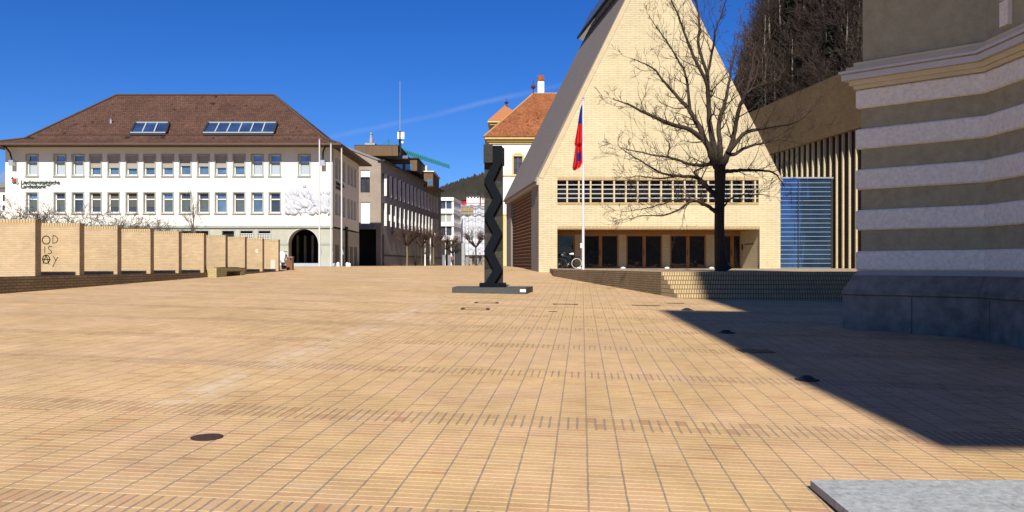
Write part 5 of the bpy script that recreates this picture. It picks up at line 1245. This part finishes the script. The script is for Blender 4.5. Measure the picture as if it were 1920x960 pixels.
# ------------------------------------------------------------------ people far down the street
def person(loc, rz, label, coat, trousers, skin, hair, stride, arm):
    root = thing('person', loc, label, 'person', 'people standing in the far street')
    c, s_ = math.cos(rz), math.sin(rz)
    def T(v): return Vector((v[0]*c - v[1]*s_, v[0]*s_ + v[1]*c, v[2])) + Vector(loc)
    def skin_mesh(name, vs, es, rs, mat, par, rootv=0):
        me = bpy.data.meshes.new(name); me.from_pydata([tuple(T(v)-Vector(loc)) for v in vs], es, []); o = bpy.data.objects.new(name, me); COL.objects.link(o); o.parent = par; o['_o'] = tuple(loc)
        me.materials.append(mat); md = o.modifiers.new('skin','SKIN'); sk = me.skin_vertices[0].data
        for i, r in enumerate(rs): sk[i].radius = r if isinstance(r, tuple) else (r, r); sk[i].use_root = (i == rootv)
        sb_ = o.modifiers.new('sub','SUBSURF'); sb_.levels = 2; sb_.render_levels = 2; return o
    st = stride
    vs = [(0,0,.95),(0,0,1.15),(0,0,1.36),(0,0,1.47),(0,.01,1.56),(0,.015,1.66),(0,.01,1.74),
          (-.09,0,.90),(-.10,st*.5,.50),(-.10,st,.09),(-.10,st+.14,.04),(.09,0,.90),(.10,-st*.3,.50),(.10,-st*.8,.09),(.10,-st*.8+.14,.04),
          (-.18,0,1.40),(-.23,-.02,1.14),(-.22,.08+arm,.92),(-.21,.12+arm,.83),(.18,0,1.40),(.23,-.02,1.14),(.21,.06,.90),(.20,.08,.81)]
    es = [(0,1),(1,2),(2,3),(3,4),(4,5),(5,6),(0,7),(7,8),(8,9),(9,10),(0,11),(11,12),(12,13),(13,14),(2,15),(15,16),(16,17),(17,18),(2,19),(19,20),(20,21),(21,22)]
    rs = [(.15,.11),(.14,.10),(.16,.11),.055,.075,.095,.06,.095,.065,.045,.045,.095,.065,.045,.045,.065,.048,.036,.035,.065,.048,.036,.035]
    b = skin_mesh('body', vs, es, rs, skin, root)
    skin_mesh('coat', [(0,0,.80),(0,0,.97),(0,0,1.18),(0,0,1.37),(-.185,0,1.40),(-.235,-.02,1.14),(-.225,.075+arm,.95),(.185,0,1.40),(.235,-.02,1.14),(.215,.055,.93)], [(0,1),(1,2),(2,3),(3,4),(4,5),(5,6),(3,7),(7,8),(8,9)], [(.19,.15),(.18,.135),(.165,.125),(.175,.125),.08,.062,.052,.08,.062,.052], coat, b, 1)
    skin_mesh('trousers', [(0,0,.93),(-.095,0,.88),(-.10,st*.5,.50),(-.10,st,.12),(.095,0,.88),(.10,-st*.3,.50),(.10,-st*.8,.12)], [(0,1),(1,2),(2,3),(0,4),(4,5),(5,6)], [(.16,.12),.11,.08,.062,.11,.08,.062], trousers, b)
    m2 = MB(); m2.ball(T((0,-.012,1.70)), .098,.11,.105,12); m2.build('hair', hair, b, smooth=True)
    m2 = MB(); 
    for dx in (-.035,.035): m2.ball(T((dx,.10,1.665)), .012,.012,.009,6)
    m2.build('eyes', M['black'], b)
    return root
darkc = plain('dark_coat', (.02,.02,.025), .9, .2, 8); jeans = plain('dark_trousers', (.025,.03,.045), .9, .2, 8); sk_ = plain('skin_tone', (.45,.27,.19), .6, .1, 8); hr = plain('dark_hair', (.02,.014,.01), .7, .2, 20)
for (px, Yp, rz, lab, st_, ar_) in ((888,108,R(170),'person in a dark coat standing left of the zigzag column, left of the two',.10,.02),(900,109,R(200),'person in dark clothes close beside the zigzag column, right of the two',.22,.10)):
    x = PX(px,Yp); person((x,Yp,GZ(x,Yp)), rz, lab, darkc, jeans, sk_, hr, st_, ar_)
x = PX(848,128); person((x,128,GZ(x,128)), R(150), 'person in a pinkish jacket before the white office columns', plain('pink_jacket', (.32,.12,.12), .9, .2, 8), jeans, sk_, hr, .2, .05)

# ------------------------------------------------------------------ wooded hills
def hz(x, y):
    e = 8*math.sin(x*.05+1) + 6*math.sin(y*.043)
    s_ = x - 31 - .12*max(0, y-150) + 2.5*math.sin(y*.11) + 1.5*math.sin(y*.31)
    if s_ <= 0: return -3
    return min(2.3*s_, 55 + .8*s_ + e) - 2
mb = MB(); xs_ = [20+i*2.5 for i in range(70)]; ys_ = [92+i*5 for i in range(22)]; n = len(xs_); rq = random.Random(9)
mb.add([(x+rq.uniform(-.6,.6), y+rq.uniform(-1,1), hz(x,y)+rq.uniform(-.5,.5)) for y in ys_ for x in xs_], [(j*n+i,j*n+i+1,(j+1)*n+i+1,(j+1)*n+i) for j in range(len(ys_)-1) for i in range(n-1)])
M['hillside'] = plain('leaf_litter_slope', (.03,.021,.014), .95, .6, .5, bump=.3)
o = mb.build('hillside', M['hillside']); tag(o, kind='structure')
def forest_tree(seed, h, pale, evergreen=False):
    rq = random.Random(seed); root = empty('forest_tree', (0,0,0))
    bend = rq.uniform(-.6,.6); mb = MB(); pts = [(0,0,-1),(bend*.3,0,h*.3),(bend*.8,.1,h*.65),(bend,.2,h*.95)]
    mb.tube(pts, [.2,.17,.11,.03] if not pale else [.17,.15,.12,.05], 5); mb.build('trunk', M['pale_bark'] if pale else M['bark'], root)
    mb = MB()
    if evergreen:
        for k in range(260):
            z = h*(.12+.85*rq.random()); r_ = (1-z/h)*2.4*rq.uniform(.4,1); a = rq.random()*6.28; c = Vector((math.cos(a)*r_, math.sin(a)*r_, z)); t = Vector((math.cos(a)*.6, math.sin(a)*.6, -.35)); b = Vector((-math.sin(a),math.cos(a),0))*.28
            mb.add([c-b-t*.4, c+b-t*.4, c+t], [(0,1,2)])
    else:
        for k in range(20):
            f = .35+.6*k/20; i = min(2,int(f*3)); q = Vector(pts[i]).lerp(Vector(pts[i+1]), f*3-i); a = rq.random()*6.28
            grow(mb, rq, q, (math.cos(a),math.sin(a),1.1), h*.28*(1.2-f*.6), .06, 0, 2, up=.2, nseg=4, wob=.4, nch=(3,4), ratio=(.45,.65), rmin=.022)
    mb.build('crown', M['evergreen'] if evergreen else M['forest_twig'], root); return root
M['pale_bark'] = plain('pale_birch_bark', (.27,.24,.20), .9, .3, 2); M['forest_twig'] = plain('forest_twigs', (.050,.034,.026), .95, .35, .6); M['evergreen'] = plain('dark_evergreen', (.018,.032,.015), .9, .4, 1.5)
protos = [forest_tree(51,13,False), forest_tree(52,14,True), forest_tree(53,12,False), forest_tree(54,15,True), forest_tree(55,12,False,True), forest_tree(56,11,False)]
index_kids(); rq = random.Random(77); placed = 0; tries = 0; used = set()
kindl = ['dark-trunked bare tree','pale-trunked bare tree','spreading dark bare tree','tall pale-trunked bare tree','dark evergreen','slender dark bare tree']
def inview(x, y, z): px = 960+x/y*F; py = HOR-(z-EYE)/y*F; return 1335 < px < 1640 and -60 < py < 215
while placed < 215 and tries < 9000:
    tries += 1; y = rq.uniform(95,172); x = rq.uniform(31,80); z = hz(x,y)
    if z < -1 or not inview(x,y,z+6): continue
    k = rq.choice((0,1,1,1,2,3,5,3,2,4)); k = 4 if (k == 4 and placed % 2) else (0 if k == 4 else k)
    sc = rq.uniform(.65,1.15)
    if k in used: o = copy_tree(protos[k], (x,y,z), rz=rq.random()*6.28, sc=sc)
    else: o = protos[k]; o.location = (x,y,z); o.scale = (sc,)*3; used.add(k)
    tag(o, kindl[k] + ' among many on the steep dark slope above the finned wing', 'tree', kindl[k] + 's on the steep slope'); placed += 1
for k, p_ in enumerate(protos):
    if k not in used:
        for ch in children(p_): bpy.data.objects.remove(ch)
        bpy.data.objects.remove(p_)
# brushy undergrowth on the slope
mb = MB(); rq = random.Random(78)
for k in range(5200):
    y = rq.uniform(94,175); x = rq.uniform(30,82); z = hz(x,y)
    if z < -1 or not inview(x,y,z): continue
    for j in range(3):
        d = Vector((rq.uniform(-.6,.4), rq.uniform(-.7,.3), 1.2)).normalized()*rq.uniform(.6,2.0); q = Vector((x+rq.uniform(-.6,.6),y,z)); w = Vector((rq.uniform(-.06,.06),.02,0)) + Vector((.035,0,0))
        mb.add([q-w, q+w, q+d], [(0,1,2)])
o = mb.build('undergrowth', M['forest_twig']); tag(o, kind='stuff')
# distant green hill down the street, with houses
def fz(x, y):
    r_ = max(0, 1-((y-620)/330)**2); return -6 + r_*(62 + .14*(x+30) + 5*math.sin(x*.045) + 3*math.sin(x*.11+y*.02))
mb = MB(); xs_ = [-500+i*14 for i in range(66)]; ys_ = [300+i*16 for i in range(24)]; n = len(xs_); rq = random.Random(14)
mb.add([(x,y,fz(x,y)+rq.uniform(-1,1)) for y in ys_ for x in xs_], [(j*n+i,j*n+i+1,(j+1)*n+i+1,(j+1)*n+i) for j in range(len(ys_)-1) for i in range(n-1)])
M['farwood'] = plain('far_woodland', (.046,.042,.030), .95, .5, .05)
o = mb.build('distant_hill', M['farwood']); tag(o, kind='structure')
mb = MB()
for k in range(5200):
    y = rq.uniform(420,640); px = rq.uniform(815,925); x = PX(px,y); z = fz(x,y); h_ = rq.uniform(5,10); r_ = h_*rq.uniform(.25,.42)
    for j in range(5):
        a = rq.random()*6.28; c = Vector((x+math.cos(a)*r_*.5, y+math.sin(a)*r_*.5, z+h_*rq.uniform(.2,.8))); mb.add([c+Vector((-r_*.6,0,-r_*.4)), c+Vector((r_*.6,0,-r_*.4)), c+Vector((rq.uniform(-.3,.3)*r_,0,r_*.9))], [(0,1,2)])
o = mb.build('distant_wood', M['farwood']); tag(o, kind='stuff')
hs = [(875,370,24,5,'white'),(898,372,20,6,'winframe'),(868,378,14,6,'red'),(888,379,22,5,'white'),(903,381,14,5,'tanstone'),(862,384,12,4,'white')]
hl = ['broad low white house topmost on the far hillside','pale house right of the topmost one on the hillside','small reddish house on the far hillside above the scaffolding','white house in the middle of the far hillside','tan house on the hillside beside the zigzag column','tiny white house at the left foot of the hillside']
for i, (px, py, w, h_, mt) in enumerate(hs):
    Yh = 330 + i*4; x0, x1 = PX(px,Yh), PX(px+w,Yh); zt_, zb_ = PZ(py-h_/2,Yh), PZ(py+h_/2,Yh)
    h1 = thing('hillside_house', ((x0+x1)/2,Yh,zb_), hl[i], 'house', 'houses on the far hillside')
    mb = MB(); mb.box(x0,x1,Yh,Yh+8,zb_-8,zt_); mb.build('wall', M[mt], h1)
    mb = MB(); mb.add([(x0-.4,Yh-.5,zt_+.01),(x1+.4,Yh-.5,zt_+.01),(x1+.4,Yh+8.5,zt_+.01),(x0-.4,Yh+8.5,zt_+.01),(x0+1,Yh+4,zt_+1.1),(x1-1,Yh+4,zt_+1.1)],[(0,1,5,4),(2,3,4,5),(1,2,5),(3,0,4)]); mb.build('roof', M['farwood'] if i == 0 else M['roof'], h1)
    for k in range(4): mb = MB(); xx = x0+(x1-x0)*(k+.25)/4; mb.box(xx,xx+(x1-x0)*.13,Yh-.06,Yh-.01,zb_+.2,zt_-.35); mb.build('window', M['black'], h1)
# far left: neighbour house and pale mountains
nb_ = thing('neighbour_house', (PX(2,95),95,1), 'sliver of a white house left of the bank building', 'house')
mb = MB(); mb.box(PX(-60,95),PX(9.6,95),95,103,0,PZ(353,95)); mb.build('wall', M['white'], nb_)
for k,(a,b) in enumerate(((365,377),(385,394))):
    mb = MB(); mb.box(PX(6,95),PX(9,95),94.93,94.99,PZ(b,95),PZ(a,95)); mb.build('window', M['black'], nb_)
mb = MB(); mb.add([(PX(-64,95),94.4,PZ(353,95)+.01),(PX(9.9,95),94.4,PZ(353,95)+.01),(PX(9.9,95),103.6,PZ(353,95)+.01),(PX(-64,95),103.6,PZ(353,95)+.01),(PX(-45,95),99,PZ(335,95)),(PX(-6,95),99,PZ(335,95))],[(0,1,5,4),(2,3,4,5),(1,2,5),(3,0,4)]); mb.build('roof', M['greystone'], nb_)
M['mount'] = plain('haze_blue_mountain', (.16,.24,.42), .95, .15, .002)  # distance haze painted in as the bluish base colour
mb = MB(); rq = random.Random(15); n = 60
prof = [( -4500+i*45, 2600+rq.uniform(-40,40), 300+60*math.sin(i*.35)+30*math.sin(i*.9)) for i in range(n)]
mb.add([(x,y,-20) for x,y,z in prof]+[(x,y+500,z) for x,y,z in prof]+[(x,y+1200,-20) for x,y,z in prof], [(i,i+1,n+i+1,n+i) for i in range(n-1)]+[(n+i,n+i+1,2*n+i+1,2*n+i) for i in range(n-1)])
o = mb.build('mountains', M['mount']); tag(o, kind='structure')
# ------------------------------------------------------------------ clean helper keys
for o in bpy.data.objects:
    if '_o' in o: del o['_o']
